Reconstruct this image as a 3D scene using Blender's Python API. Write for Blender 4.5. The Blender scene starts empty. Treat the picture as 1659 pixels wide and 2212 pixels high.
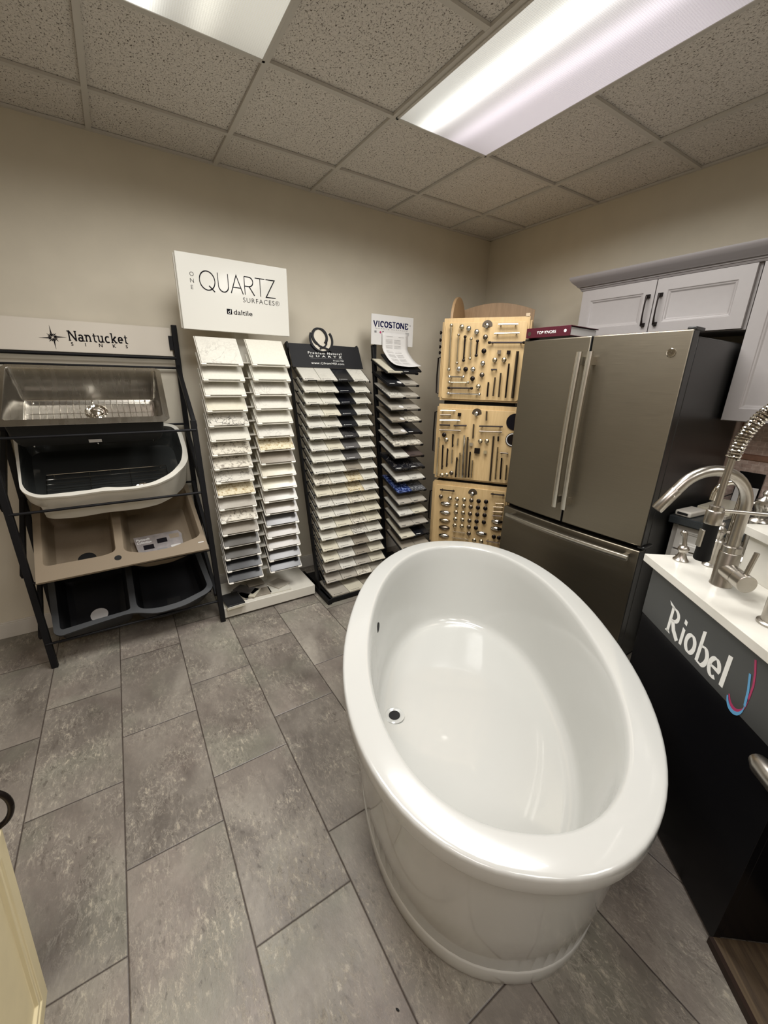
import bpy, bmesh, math, random
from mathutils import Vector, Matrix, Euler
R = math.radians
sin, cos, pi = math.sin, math.cos, math.pi
random.seed(7)
scn = bpy.context.scene
COL = scn.collection
H = 2.736          # ceiling height

# ------------------------------------------------------------------ materials
def lin(r, g, b):
    f = lambda v: (v/255/12.92) if v/255 <= .04045 else ((v/255+.055)/1.055)**2.4
    return (f(r), f(g), f(b), 1)
MATS = {}
class NT:
    def __init__(s, name):
        s.m = bpy.data.materials.new(name); s.m.use_nodes = True
        s.t = s.m.node_tree; s.n = s.t.nodes; s.b = s.n['Principled BSDF']
        MATS[name] = s.m
    def add(s, typ, **kw):
        n = s.n.new(typ)
        for k, v in kw.items():
            if k in n.inputs: n.inputs[k].default_value = v
            else: setattr(n, k, v)
        return n
    def ln(s, a, b): s.t.links.new(a, b)
    def math(s, op, a, b=None):
        n = s.n.new('ShaderNodeMath'); n.operation = op
        for i, v in enumerate((a, b)):
            if v is None: continue
            if hasattr(v, 'links') or isinstance(v, bpy.types.NodeSocket): s.ln(v, n.inputs[i])
            else: n.inputs[i].default_value = v
        return n.outputs[0]
    def ramp(s, fac, stops):
        n = s.n.new('ShaderNodeValToRGB'); s.ln(fac, n.inputs[0])
        e = n.color_ramp.elements
        while len(e) < len(stops): e.new(.5)
        for i, (p, c) in enumerate(stops):
            e[i].position = p; e[i].color = c
        return n.outputs[0]
    def coord(s, rnd=False):
        tc = s.n.new('ShaderNodeTexCoord').outputs['Object']
        if rnd:
            oi = s.n.new('ShaderNodeObjectInfo').outputs['Random']
            m = s.math('MULTIPLY', oi, 37.0)
            va = s.n.new('ShaderNodeVectorMath'); va.operation = 'ADD'
            s.ln(tc, va.inputs[0]); s.ln(m, va.inputs[1]); return va.outputs[0]
        return tc
    def noise(s, vec, scale, detail=4, rough=.5, dist=0):
        n = s.n.new('ShaderNodeTexNoise'); n.inputs['Scale'].default_value = scale
        n.inputs['Detail'].default_value = detail; n.inputs['Roughness'].default_value = rough
        n.inputs['Distortion'].default_value = dist
        if vec is not None: s.ln(vec, n.inputs['Vector'])
        return n.outputs['Fac']
    def mix(s, fac, a, b, mode='MIX'):
        n = s.n.new('ShaderNodeMix'); n.data_type = 'RGBA'; n.blend_type = mode
        for sock, v in ((n.inputs[0], fac), (n.inputs[6], a), (n.inputs[7], b)):
            if isinstance(v, bpy.types.NodeSocket): s.ln(v, sock)
            else: sock.default_value = v
        return n.outputs[2]
    def bump(s, h, strength=.2, dist=.01):
        n = s.n.new('ShaderNodeBump'); n.inputs['Strength'].default_value = strength
        n.inputs['Distance'].default_value = dist; s.ln(h, n.inputs['Height'])
        s.ln(n.outputs[0], s.b.inputs['Normal'])
    def set(s, **kw):
        for k, v in kw.items():
            s.b.inputs[k.replace('_', ' ')].default_value = v
        return s

def simple(name, col, rough=.5, metal=0, var=0, scale=30, bump=0, coat=0, aniso=0):
    t = NT(name)
    t.set(Roughness=rough, Metallic=metal)
    t.b.inputs['Base Color'].default_value = col
    if coat: t.b.inputs['Coat Weight'].default_value = coat; t.b.inputs['Coat Roughness'].default_value = .05
    if var or bump:
        v = t.coord(); f = t.noise(v, scale, 5)
        if var:
            a = tuple(min(1, x*(1-var)) for x in col[:3])+(1,); b = tuple(min(1, x*(1+var)) for x in col[:3])+(1,)
            t.ln(t.ramp(f, [(.3, a), (.7, b)]), t.b.inputs['Base Color'])
        if bump: t.bump(f, bump, .002)
    return t.m

def brushed(name, col, rough=.32, sx=3, sy=3, sz=220):
    t = NT(name); t.set(Roughness=rough, Metallic=1.0)
    mp = t.n.new('ShaderNodeMapping'); mp.inputs['Scale'].default_value = (sx, sy, sz)
    t.ln(t.coord(), mp.inputs['Vector'])
    f = t.noise(mp.outputs[0], 3, 3)
    a = tuple(x*.90 for x in col[:3])+(1,)
    t.ln(t.ramp(f, [(.3, a), (.7, col)]), t.b.inputs['Base Color'])
    r = t.math('MULTIPLY', f, .12); r = t.math('ADD', r, rough-.06); t.ln(r, t.b.inputs['Roughness'])
    return t.m

M_wall = simple('wall_paint', lin(204, 196, 178), .85, var=.03, scale=6, bump=.08)
M_base = simple('white_trim_paint', lin(205, 200, 190), .5)
M_white = simple('white_powder_coat', lin(212, 208, 196), .35, var=.02)
M_acr = simple('frosted_white_acrylic', lin(208, 206, 197), .22, coat=.3)
M_black = simple('black_powder_coat', (.005, .005, .006, 1), .55); M_black.node_tree.nodes['Principled BSDF'].inputs['Specular IOR Level'].default_value = .25
M_blackgl = simple('black_laminate', (.005, .005, .006, 1), .24, bump=.03, scale=200); M_blackgl.node_tree.nodes['Principled BSDF'].inputs['Specular IOR Level'].default_value = .2
M_char = simple('charcoal_grey', lin(62, 63, 62), .38)
M_ink = simple('black_ink', (.006, .005, .007, 1), .7); M_ink.node_tree.nodes['Principled BSDF'].inputs['Specular IOR Level'].default_value = .1
M_navy = simple('navy_ink', (.006, .006, .045, 1), .7); M_navy.node_tree.nodes['Principled BSDF'].inputs['Specular IOR Level'].default_value = .1
M_grey_ink = simple('grey_ink', (.2, .2, .2, 1), .6)
M_wink = simple('white_ink', (.86, .86, .82, 1), .5)
M_red = simple('red_ink', lin(170, 50, 95), .5)
M_blue = simple('blue_ink', lin(95, 160, 205), .5)
M_tub = NT('glossy_white_acrylic')
M_tub.set(Roughness=.16, **{})
M_tub.b.inputs['Base Color'].default_value = lin(190, 190, 185)
M_tub.b.inputs['Coat Weight'].default_value = .5; M_tub.b.inputs['Coat Roughness'].default_value = .04
_v = M_tub.coord(); M_tub.bump(M_tub.noise(_v, 6, 2), .03, .01); M_tub = M_tub.m
M_slate = brushed('slate_steel', lin(140, 132, 117), .42, 3, 3, 400)
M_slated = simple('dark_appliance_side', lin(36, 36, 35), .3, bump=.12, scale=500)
M_steelh = simple('brushed_steel', lin(204, 199, 188), .3, 1, var=.04, scale=40)
M_nickel = simple('brushed_nickel', lin(178, 173, 165), .28, 1, var=.03, scale=60)
M_chrome = simple('polished_chrome', lin(220, 216, 208), .08, 1)
M_bronze = simple('dark_bronze', lin(38, 32, 30), .35, .8)
M_gun = simple('gunmetal', lin(120, 110, 98), .3, 1)
M_gold = simple('satin_nickel', lin(206, 192, 164), .24, 1)
M_sinkst = brushed('stainless_sink_steel', lin(182, 178, 170), .27, 10, 1.0, 1.0)
M_under = simple('sink_undercoat', lin(34, 34, 33), .7)
M_hole = simple('dark_void', (.003, .003, .003, 1), .8)
M_cab = simple('grey_cabinet_paint', lin(158, 153, 151), .42, var=.015)
M_cabw = simple('white_cabinet_paint', lin(214, 211, 203), .45)
M_crown = simple('grey_crown_paint', lin(128, 123, 122), .4)
M_cream = simple('cream_painted_wood', lin(222, 208, 168), .45, var=.03, scale=20)
M_creamp = simple('aged_glaze', lin(150, 134, 98), .6)
M_top = simple('white_quartz_top', lin(216, 213, 203), .2, var=.015)
M_paper = simple('paper', lin(208, 206, 202), .7)
M_binder = simple('maroon_binder', lin(70, 12, 28), .4)
M_comp = simple('beige_composite', lin(132, 118, 98), .6, var=.12, scale=500)
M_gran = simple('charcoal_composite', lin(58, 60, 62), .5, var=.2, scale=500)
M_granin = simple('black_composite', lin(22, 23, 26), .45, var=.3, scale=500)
M_ceram = simple('white_ceramic', lin(212, 209, 198), .18, coat=.4)
M_fcdark = simple('charcoal_ceramic', lin(50, 52, 51), .16, coat=.5)
M_rubber = simple('black_rubber', (.006, .006, .006, 1), .6); M_rubber.node_tree.nodes['Principled BSDF'].inputs['Specular IOR Level'].default_value = .2
M_ctop = simple('dark_speckled_counter', lin(44, 48, 50), .25, var=.5, scale=400)

# quartz / stone sample materials
def stone(name, base, vein=None, kind='plain', rough=.22):
    t = NT(name); t.set(Roughness=rough); v = t.coord(True)
    fine = t.noise(v, 90, 3)
    a = tuple(x*.94 for x in base[:3])+(1,)
    c = t.ramp(fine, [(.35, a), (.65, base)])
    if kind == 'vein':
        f = t.noise(v, 7, 6, .6, 1.2); f = t.math('SUBTRACT', f, .5); f = t.math('ABSOLUTE', f)
        c = t.mix(t.math('MULTIPLY', t.ramp(f, [(.0, (1, 1, 1, 1)), (.02, (0, 0, 0, 1))]), t.ramp(t.noise(v, 3.5, 2), [(.45, (.03, .03, .03, 1)), (.66, (.5, .5, .5, 1))])), c, vein)
        g = t.noise(v, 5, 3, .5, 1); c = t.mix(t.ramp(g, [(.55, (0, 0, 0, 1)), (.85, (.25, .25, .25, 1))]), c, vein)
    elif kind == 'speck':
        f = t.noise(v, 55, 6, .75); c = t.mix(t.ramp(f, [(.50, (0, 0, 0, 1)), (.62, (1, 1, 1, 1))]), c, vein)
    elif kind == 'crack':
        n = t.n.new('ShaderNodeTexVoronoi'); n.feature = 'DISTANCE_TO_EDGE'; n.inputs['Scale'].default_value = 38
        w = t.n.new('ShaderNodeVectorMath'); w.operation = 'ADD'; t.ln(v, w.inputs[0])
        nz = t.n.new('ShaderNodeTexNoise'); nz.inputs['Scale'].default_value = 30; t.ln(v, nz.inputs['Vector'])
        sc = t.n.new('ShaderNodeVectorMath'); sc.operation = 'SCALE'; sc.inputs[3].default_value = .05
        t.ln(nz.outputs['Color'], sc.inputs[0]); t.ln(sc.outputs[0], w.inputs[1]); t.ln(w.outputs[0], n.inputs['Vector'])
        msk = t.noise(v, 14, 3); msk = t.ramp(msk, [(.42, (0, 0, 0, 1)), (.6, (1, 1, 1, 1))])
        e = t.ramp(n.outputs['Distance'], [(.0, (1, 1, 1, 1)), (.09, (0, 0, 0, 1))])
        c = t.mix(t.math('MULTIPLY', e, msk), c, vein)
    t.ln(c, t.b.inputs['Base Color']); return t.m
ST = {
 'white': (stone('white_quartz', lin(206, 203, 190)), 'white'),
 'marble': (stone('marble_quartz', lin(204, 201, 190), lin(128, 124, 118), 'vein'), 'white grey-veined'),
 'goldvein': (stone('gold_vein_quartz', lin(206, 201, 182), lin(176, 156, 112), 'vein'), 'cream gold-veined'),
 'cream': (stone('cream_quartz', lin(202, 196, 176)), 'cream'),
 'speck': (stone('speckled_quartz', lin(210, 204, 188), lin(120, 112, 100), 'speck'), 'pale speckled'),
 'gspeck': (stone('gold_speckled_quartz', lin(212, 202, 172), lin(148, 122, 72), 'speck'), 'gold-speckled'),
 'crack': (stone('crackle_quartz', lin(202, 198, 186), lin(52, 48, 44), 'crack'), 'dark-crackled white'),
 'grey': (stone('grey_quartz', lin(168, 162, 150)), 'pale grey'),
 'taupe': (stone('taupe_quartz', lin(142, 134, 120)), 'taupe'),
 'mid': (stone('mid_grey_quartz', lin(94, 92, 90)), 'mid grey'),
 'olive': (stone('olive_grey_quartz', lin(68, 64, 55)), 'dark taupe'),
 'char': (stone('charcoal_quartz', lin(36, 37, 39)), 'charcoal'),
 'black': (stone('black_quartz', lin(24, 25, 29)), 'black'),
 'bvein': (stone('black_vein_quartz', lin(28, 28, 32), lin(190, 186, 178), 'vein'), 'black white-veined'),
 'brown': (stone('brown_vein_quartz', lin(78, 68, 64), lin(170, 150, 130), 'vein'), 'brown veined'),
 'blue': (stone('blue_quartz', lin(34, 46, 92), lin(130, 150, 200), 'speck'), 'deep blue speckled'),
 'slate': (stone('slate_speckled_quartz', lin(78, 80, 84), lin(150, 150, 150), 'speck'), 'slate speckled'),
}

# wood
def wood(name, c1, c2, scale=1, axis='Z', rough=.45):
    t = NT(name); t.set(Roughness=rough)
    mp = t.n.new('ShaderNodeMapping'); k = 14*scale
    mp.inputs['Scale'].default_value = {'Z': (k, k, 1.2), 'X': (1.2, k, k), 'Y': (k, 1.2, k)}[axis]
    t.ln(t.coord(), mp.inputs['Vector'])
    f = t.noise(mp.outputs[0], 4, 6, .6, .6)
    t.ln(t.ramp(f, [(.3, c1), (.7, c2)]), t.b.inputs['Base Color']); t.bump(f, .05, .001); return t.m
M_maple = wood('maple_veneer', lin(190, 160, 112), lin(206, 178, 130))
M_mapled = wood('maple_back', lin(150, 122, 88), lin(170, 140, 104))
M_dwood = wood('dark_plank', lin(66, 54, 42), lin(104, 88, 66), 1.4, 'X', .5)
M_dwood_e = simple('dark_plank_edge', lin(40, 22, 8), .5)

# floor: printed vinyl tile planks 0.31 x 0.61, joints staggered by thirds
t = NT('slate_look_floor'); PX, Q0, PL = .3097, -3.5349, .608
sx = t.n.new('ShaderNodeSeparateXYZ'); tc = t.coord(); t.ln(tc, sx.inputs[0])
kx = t.math('DIVIDE', t.math('SUBTRACT', sx.outputs[0], Q0), PX)
k = t.math('FLOOR', kx); fx = t.math('SUBTRACT', kx, k)
m = t.math('SUBTRACT', k, t.math('MULTIPLY', t.math('FLOOR', t.math('DIVIDE', k, 3.0)), 3.0))
off = t.math('ADD', t.math('MULTIPLY', m, .265), -.84)
off = t.math('SUBTRACT', off, t.math('MULTIPLY', t.math('MULTIPLY', m, m), .024))
cmp_ = t.n.new('ShaderNodeMath'); cmp_.operation = 'COMPARE'; t.ln(k, cmp_.inputs[0]); cmp_.inputs[1].default_value = 5; cmp_.inputs[2].default_value = .5
off = t.math('SUBTRACT', off, t.math('MULTIPLY', cmp_.outputs[0], .30))
ry = t.math('DIVIDE', t.math('SUBTRACT', sx.outputs[1], off), PL)
r_ = t.math('FLOOR', ry); fy = t.math('SUBTRACT', ry, r_)
def edge(f, L):
    a = t.math('MULTIPLY', t.math('MINIMUM', f, t.math('SUBTRACT', 1.0, f)), L)
    return a
d = t.math('MINIMUM', edge(fx, PX), edge(fy, PL))
joint = t.ramp(d, [(.0009, (1, 1, 1, 1)), (.0020, (0, 0, 0, 1))])
cb = t.n.new('ShaderNodeCombineXYZ'); t.ln(k, cb.inputs[0]); t.ln(r_, cb.inputs[1])
wn = t.n.new('ShaderNodeTexWhiteNoise'); wn.noise_dimensions = '2D'; t.ln(cb.outputs[0], wn.inputs['Vector'])
sc = t.n.new('ShaderNodeVectorMath'); sc.operation = 'SCALE'; sc.inputs[3].default_value = 5; t.ln(wn.outputs['Color'], sc.inputs[0])
ad = t.n.new('ShaderNodeVectorMath'); ad.operation = 'ADD'; t.ln(tc, ad.inputs[0]); t.ln(sc.outputs[0], ad.inputs[1])
V = ad.outputs[0]
mp = t.n.new('ShaderNodeMapping'); mp.inputs['Scale'].default_value = (1.25, .8, 1); mp.inputs['Rotation'].default_value = (0, 0, R(12)); t.ln(V, mp.inputs['Vector'])
big = t.noise(mp.outputs[0], 3.2, 5, .55, .5)
c = t.ramp(big, [(.3, lin(94, 87, 80)), (.5, lin(130, 123, 115)), (.72, lin(164, 158, 147))])
hue = t.noise(V, 2.2, 2); c = t.mix(t.ramp(hue, [(.45, (0, 0, 0, 1)), (.65, (.55, .55, .55, 1))]), c, lin(136, 117, 110))
mott = t.noise(V, 38, 6, .65); c = t.mix(t.ramp(mott, [(.3, (.75, .75, .75, 1)), (.7, (.25, .25, .25, 1))]), c, lin(104, 98, 91), 'MIX')
c = t.mix(.5, c, t.ramp(big, [(.3, lin(90, 83, 76)), (.7, lin(162, 155, 143))]))
mp2 = t.n.new('ShaderNodeMapping'); mp2.inputs['Scale'].default_value = (1.9, .85, 1); mp2.inputs['Rotation'].default_value = (0, 0, R(-14)); t.ln(V, mp2.inputs['Vector'])
crk = t.noise(mp2.outputs[0], 34, 9, .74, .25)
patch = t.ramp(t.noise(V, 5.5, 3), [(.40, (.15, .15, .15, 1)), (.60, (1, 1, 1, 1))])
grn = t.noise(V, 2.8, 3); c = t.mix(t.ramp(grn, [(.5, (0, 0, 0, 1)), (.68, (.4, .4, .4, 1))]), c, lin(128, 130, 114))
vn = t.math('ABSOLUTE', t.math('SUBTRACT', t.noise(mp2.outputs[0], 15, 9, .68, .5), .5))
vein = t.math('MULTIPLY', t.ramp(vn, [(.0, (1, 1, 1, 1)), (.022, (0, 0, 0, 1))]), patch)
light = t.math('MULTIPLY', t.ramp(crk, [(.555, (0, 0, 0, 1)), (.625, (1, 1, 1, 1))]), patch)
dark = t.math('MULTIPLY', t.ramp(crk, [(.375, (1, 1, 1, 1)), (.45, (0, 0, 0, 1))]), patch)
c = t.mix(t.math('MULTIPLY', light, .6), c, lin(198, 188, 168)); c = t.mix(t.math('MULTIPLY', dark, .6), c, lin(70, 62, 55))
c = t.mix(t.math('MULTIPLY', vein, .5), c, lin(186, 178, 162))
tone = t.math('ADD', t.math('MULTIPLY', wn.outputs['Value'], .20), .90)
cc = t.n.new('ShaderNodeVectorMath'); cc.operation = 'SCALE'; t.ln(c, cc.inputs[0]); t.ln(tone, cc.inputs[3])
c = t.mix(joint, cc.outputs[0], lin(52, 42, 38)); t.ln(c, t.b.inputs['Base Color'])
t.set(Roughness=.38)
hgt = t.math('SUBTRACT', t.math('ADD', t.math('MULTIPLY', crk, .7), t.math('MULTIPLY', vein, .12)), t.math('MULTIPLY', joint, 1.0)); t.bump(hgt, .5, .004)
M_floor = t.m

# acoustic ceiling tile
t = NT('acoustic_tile'); v = t.coord()
mp = t.n.new('ShaderNodeMapping'); mp.inputs['Scale'].default_value = (1.5, 1, 1); mp.inputs['Rotation'].default_value = (0, 0, .5); t.ln(v, mp.inputs['Vector'])
f = t.noise(mp.outputs[0], 110, 3, .6, .8); g = t.noise(v, 160, 2)
pit = t.ramp(f, [(.36, (1, 1, 1, 1)), (.43, (0, 0, 0, 1))])
c = t.mix(pit, t.ramp(g, [(.3, lin(204, 199, 192)), (.7, lin(222, 217, 210))]), lin(104, 96, 88))
t.ln(c, t.b.inputs['Base Color']); t.set(Roughness=.95); t.bump(t.math('MULTIPLY', pit, -1.0), .5, .003); M_tile = t.m
M_tbar = simple('ceiling_grid_paint', lin(196, 192, 185), .5)

# brick-look backsplash mosaic
t = NT('travertine_mosaic'); v = t.coord()
mp = t.n.new('ShaderNodeMapping'); mp.inputs['Rotation'].default_value = (0, R(-90), R(-90)); t.ln(v, mp.inputs['Vector'])
s2 = t.n.new('ShaderNodeSeparateXYZ'); t.ln(v, s2.inputs[0]); c2 = t.n.new('ShaderNodeCombineXYZ'); t.ln(s2.outputs[1], c2.inputs[0]); t.ln(s2.outputs[2], c2.inputs[1])
br = t.n.new('ShaderNodeTexBrick'); t.ln(c2.outputs[0], br.inputs['Vector'])
br.inputs['Scale'].default_value = 1; br.inputs['Brick Width'].default_value = .052; br.inputs['Row Height'].default_value = .026
br.inputs['Mortar Size'].default_value = .0016; br.inputs['Color1'].default_value = lin(206, 180, 168); br.inputs['Color2'].default_value = lin(224, 202, 190)
br.inputs['Mortar'].default_value = lin(232, 216, 206)
n_ = t.noise(v, 60, 4); c = t.mix(t.ramp(n_, [(.4, (0, 0, 0, 1)), (.7, (.5, .5, .5, 1))]), br.outputs['Color'], lin(150, 122, 108))
t.ln(c, t.b.inputs['Base Color']); t.set(Roughness=.5); M_brick = t.m
M_pencil = simple('stone_pencil_liner', lin(150, 112, 92), .4, var=.2)
M_travt = simple('stone_edge_trim', lin(182, 160, 148), .4, var=.05)

# light diffuser: two tubes glow through the lens
def diffuser(name, col, k):
    t = NT(name); v = t.coord(); s = t.n.new('ShaderNodeSeparateXYZ'); t.ln(v, s.inputs[0])
    def lobe(x0, w, a):
        d = t.math('SUBTRACT', s.outputs[0], x0); d = t.math('MULTIPLY', d, d); d = t.math('DIVIDE', d, -w*w)
        return t.math('MULTIPLY', t.math('EXPONENT', d), a)
    g = t.math('ADD', t.math('ADD', lobe(-.13, .055, 1.6), lobe(.06, .05, .45)), .55)
    e = t.math('ABSOLUTE', s.outputs[1]); e = t.math('SUBTRACT', 1.0, t.math('MULTIPLY', t.math('POWER', t.math('DIVIDE', e, .61), 5.0), .45))
    prism = t.n.new('ShaderNodeTexVoronoi'); prism.inputs['Scale'].default_value = 130; prism.inputs['Randomness'].default_value = 0; t.ln(v, prism.inputs['Vector'])
    pr = t.math('ADD', t.math('MULTIPLY', prism.outputs['Distance'], -.5), 1.15)
    st = t.math('MULTIPLY', t.math('MULTIPLY', t.math('MULTIPLY', g, e), pr), k)
    cr = t.ramp(t.math('ADD', t.math('MULTIPLY', s.outputs[0], 1.6), .5), [(.25, (1, 1, .93, 1)), (.6, col)]); t.ln(cr, t.b.inputs['Emission Color']); t.ln(st, t.b.inputs['Emission Strength'])
    t.b.inputs['Base Color'].default_value = (.6, .6, .6, 1); t.set(Roughness=.3); return t.m
M_diff = diffuser('prismatic_lens', (1.0, .91, 1.0, 1), .86)
M_diff2 = diffuser('prismatic_lens_warm', (1.0, .97, .84, 1), .80)

# ------------------------------------------------------------------ mesh builder
class MB:
    def __init__(s): s.v = []; s.f = []
    def add(s, vs, fs, M=None):
        o = len(s.v)
        s.v += [tuple(M @ Vector(p)) if M else tuple(p) for p in vs]
        s.f += [tuple(o+i for i in f) for f in fs]; return s
    def box(s, x0, x1, y0, y1, z0, z1, M=None):
        vs = [(x, y, z) for z in (z0, z1) for y in (y0, y1) for x in (x0, x1)]
        return s.add(vs, [(0, 2, 3, 1), (4, 5, 7, 6), (0, 1, 5, 4), (2, 6, 7, 3), (0, 4, 6, 2), (1, 3, 7, 5)], M)
    def beam(s, a, b, w, h, up=(0, 0, 1)):
        a = Vector(a); b = Vector(b); d = (b-a).normalized(); u = Vector(up)
        sd = d.cross(u)
        if sd.length < 1e-4: sd = d.cross(Vector((1, 0, 0)))
        sd.normalize(); u = sd.cross(d).normalized(); vs = []
        for p in (a, b):
            for i, j in ((-1, -1), (1, -1), (1, 1), (-1, 1)): vs.append(p+sd*i*w/2+u*j*h/2)
        return s.add(vs, [(0, 1, 2, 3), (7, 6, 5, 4), (0, 4, 5, 1), (1, 5, 6, 2), (2, 6, 7, 3), (3, 7, 4, 0)])
    def prism(s, poly, z0, z1, M=None):
        n = len(poly); vs = [(x, y, z0) for x, y in poly]+[(x, y, z1) for x, y in poly]
        fs = [tuple(reversed(range(n))), tuple(range(n, 2*n))]+[(i, (i+1) % n, n+(i+1) % n, n+i) for i in range(n)]
        return s.add(vs, fs, M)
    def rings(s, rs, cap0=True, cap1=True, closed=True, M=None):
        n = len(rs[0]); vs = [p for r in rs for p in r]; fs = []
        for k in range(len(rs)-1):
            for i in range(n if closed else n-1):
                j = (i+1) % n; fs.append((k*n+i, k*n+j, (k+1)*n+j, (k+1)*n+i))
        if cap0: fs.append(tuple(reversed(range(n))))
        if cap1: fs.append(tuple((len(rs)-1)*n+i for i in range(n)))
        return s.add(vs, fs, M)
    def lathe(s, prof, seg=24, M=None, cap=True):
        rs = [[(r*cos(2*pi*i/seg), r*sin(2*pi*i/seg), z) for i in range(seg)] for r, z in prof]
        return s.rings(rs, cap, cap, True, M)
    def tube(s, pts, r, seg=12, cap=True):
        pts = [Vector(p) for p in pts]; rad = r if isinstance(r, (list, tuple)) else [r]*len(pts)
        rs = []; prev = None
        for i, p in enumerate(pts):
            d = (pts[min(i+1, len(pts)-1)]-pts[max(i-1, 0)]).normalized()
            if prev is None:
                a = d.cross(Vector((0, 0, 1)));
                if a.length < 1e-3: a = d.cross(Vector((1, 0, 0)))
            else: a = prev-d*prev.dot(d)
            a.normalize(); prev = a; b = d.cross(a)
            rs.append([p+(a*cos(2*pi*k/seg)+b*sin(2*pi*k/seg))*rad[i] for k in range(seg)])
        return s.rings(rs, cap, cap)
    def sphere(s, c, r, sc=(1, 1, 1), seg=16, M=None):
        rs = []
        for k in range(1, seg//2):
            a = pi*k/(seg//2)
            rs.append([(c[0]+r*sc[0]*sin(a)*cos(2*pi*i/seg), c[1]+r*sc[1]*sin(a)*sin(2*pi*i/seg), c[2]-r*sc[2]*cos(a)) for i in range(seg)])
        return s.rings(rs, True, True, True, M)
    def build(s, name, mat, parent=None, smooth=False, bevel=0, seg=2, loc=None, rot=None, sub=0):
        me = bpy.data.meshes.new(name); me.from_pydata([tuple(v) for v in s.v], [], s.f); me.update()
        bm = bmesh.new(); bm.from_mesh(me); bmesh.ops.recalc_face_normals(bm, faces=bm.faces)
        bm.to_mesh(me); bm.free()
        if isinstance(mat, (list, tuple)):
            for m_ in mat: me.materials.append(m_)
        else: me.materials.append(mat)
        o = bpy.data.objects.new(name, me); COL.objects.link(o)
        if smooth:
            me.polygons.foreach_set('use_smooth', [True]*len(me.polygons))
            me.set_sharp_from_angle(angle=R(38))
        if bevel:
            b = o.modifiers.new('bevel', 'BEVEL'); b.width = bevel; b.segments = seg; b.limit_method = 'ANGLE'; b.angle_limit = R(40)
            if not smooth: me.polygons.foreach_set('use_smooth', [True]*len(me.polygons)); me.set_sharp_from_angle(angle=R(30))
        if sub:
            b = o.modifiers.new('sub', 'SUBSURF'); b.levels = b.render_levels = sub
        if loc is not None: o.location = loc
        if rot is not None: o.rotation_euler = rot
        if parent is not None: o.parent = parent
        return o

def tag(o, label=None, cat=None, group=None, kind=None):
    if label: o['label'] = label
    if cat: o['category'] = cat
    if group: o['group'] = group
    if kind: o['kind'] = kind
    return o
def thing(name, label, cat, loc=(0, 0, 0), rot=(0, 0, 0), group=None):
    o = bpy.data.objects.new(name, None); COL.objects.link(o); o.location = loc; o.rotation_euler = rot
    o.empty_display_size = .05
    return tag(o, label, cat, group)
def struct(o): o['kind'] = 'structure'; return o
def copy_tree(o):
    c = o.copy(); COL.objects.link(c)
    for ch in list(o.children):
        k = ch.copy(); COL.objects.link(k); k.parent = c
        for g in ch.children:
            q = g.copy(); COL.objects.link(q); q.parent = k
    return c
def frame(o, x, y, z=None):
    x = Vector(x).normalized(); y = Vector(y); y = (y-x*y.dot(x)).normalized(); z = x.cross(y)
    return Matrix(((x.x, y.x, z.x, o[0]), (x.y, y.y, z.y, o[1]), (x.z, y.z, z.z, o[2]), (0, 0, 0, 1)))
def arc(cx, cy, rx, ry, a0, a1, n=14):
    return [(cx+rx*cos(R(a0+(a1-a0)*i/n)), cy+ry*sin(R(a0+(a1-a0)*i/n))) for i in range(n+1)]
def rrect(x0, x1, y0, y1, r, n=5):
    p = []
    for cx, cy, a in ((x1-r, y1-r, 0), (x0+r, y1-r, 90), (x0+r, y0+r, 180), (x1-r, y0+r, 270)):
        p += arc(cx, cy, r, r, a, a+90, n)
    return p

# ------------------------------------------------------------------ lettering
def font_text(name, s, mat, M, width=None, height=None, off=0.0, parent=None, spacing=1.0, shear=0, depth=.0005):
    cu = bpy.data.curves.new(name, 'FONT'); cu.body = s; cu.size = 1; cu.offset = off; cu.space_character = spacing; cu.shear = shear
    cu.resolution_u = 3
    tmp = bpy.data.objects.new('tmp', cu); me = bpy.data.meshes.new_from_object(tmp)
    bpy.data.objects.remove(tmp); bpy.data.curves.remove(cu)
    xs = [v.co.x for v in me.vertices]; ys = [v.co.y for v in me.vertices]
    if not xs: return None
    x0, x1, y0, y1 = min(xs), max(xs), min(ys), max(ys)
    sx = (width/(x1-x0)) if width else None; sy = (height/(y1-y0)) if height else None
    sx = sx or sy; sy = sy or sx
    bm = bmesh.new(); bm.from_mesh(me)
    g = bmesh.ops.extrude_face_region(bm, geom=bm.faces[:])
    top = {v for v in g['geom'] if isinstance(v, bmesh.types.BMVert)}
    for v in bm.verts:
        v.co = M @ Vector(((v.co.x-x0)*sx, (v.co.y-y0)*sy, depth if v in top else 0))
    bmesh.ops.recalc_face_normals(bm, faces=bm.faces); bm.to_mesh(me); bm.free()
    me.materials.clear(); me.materials.append(mat)
    o = bpy.data.objects.new(name, me); COL.objects.link(o)
    if parent: o.parent = parent
    return o
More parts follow.
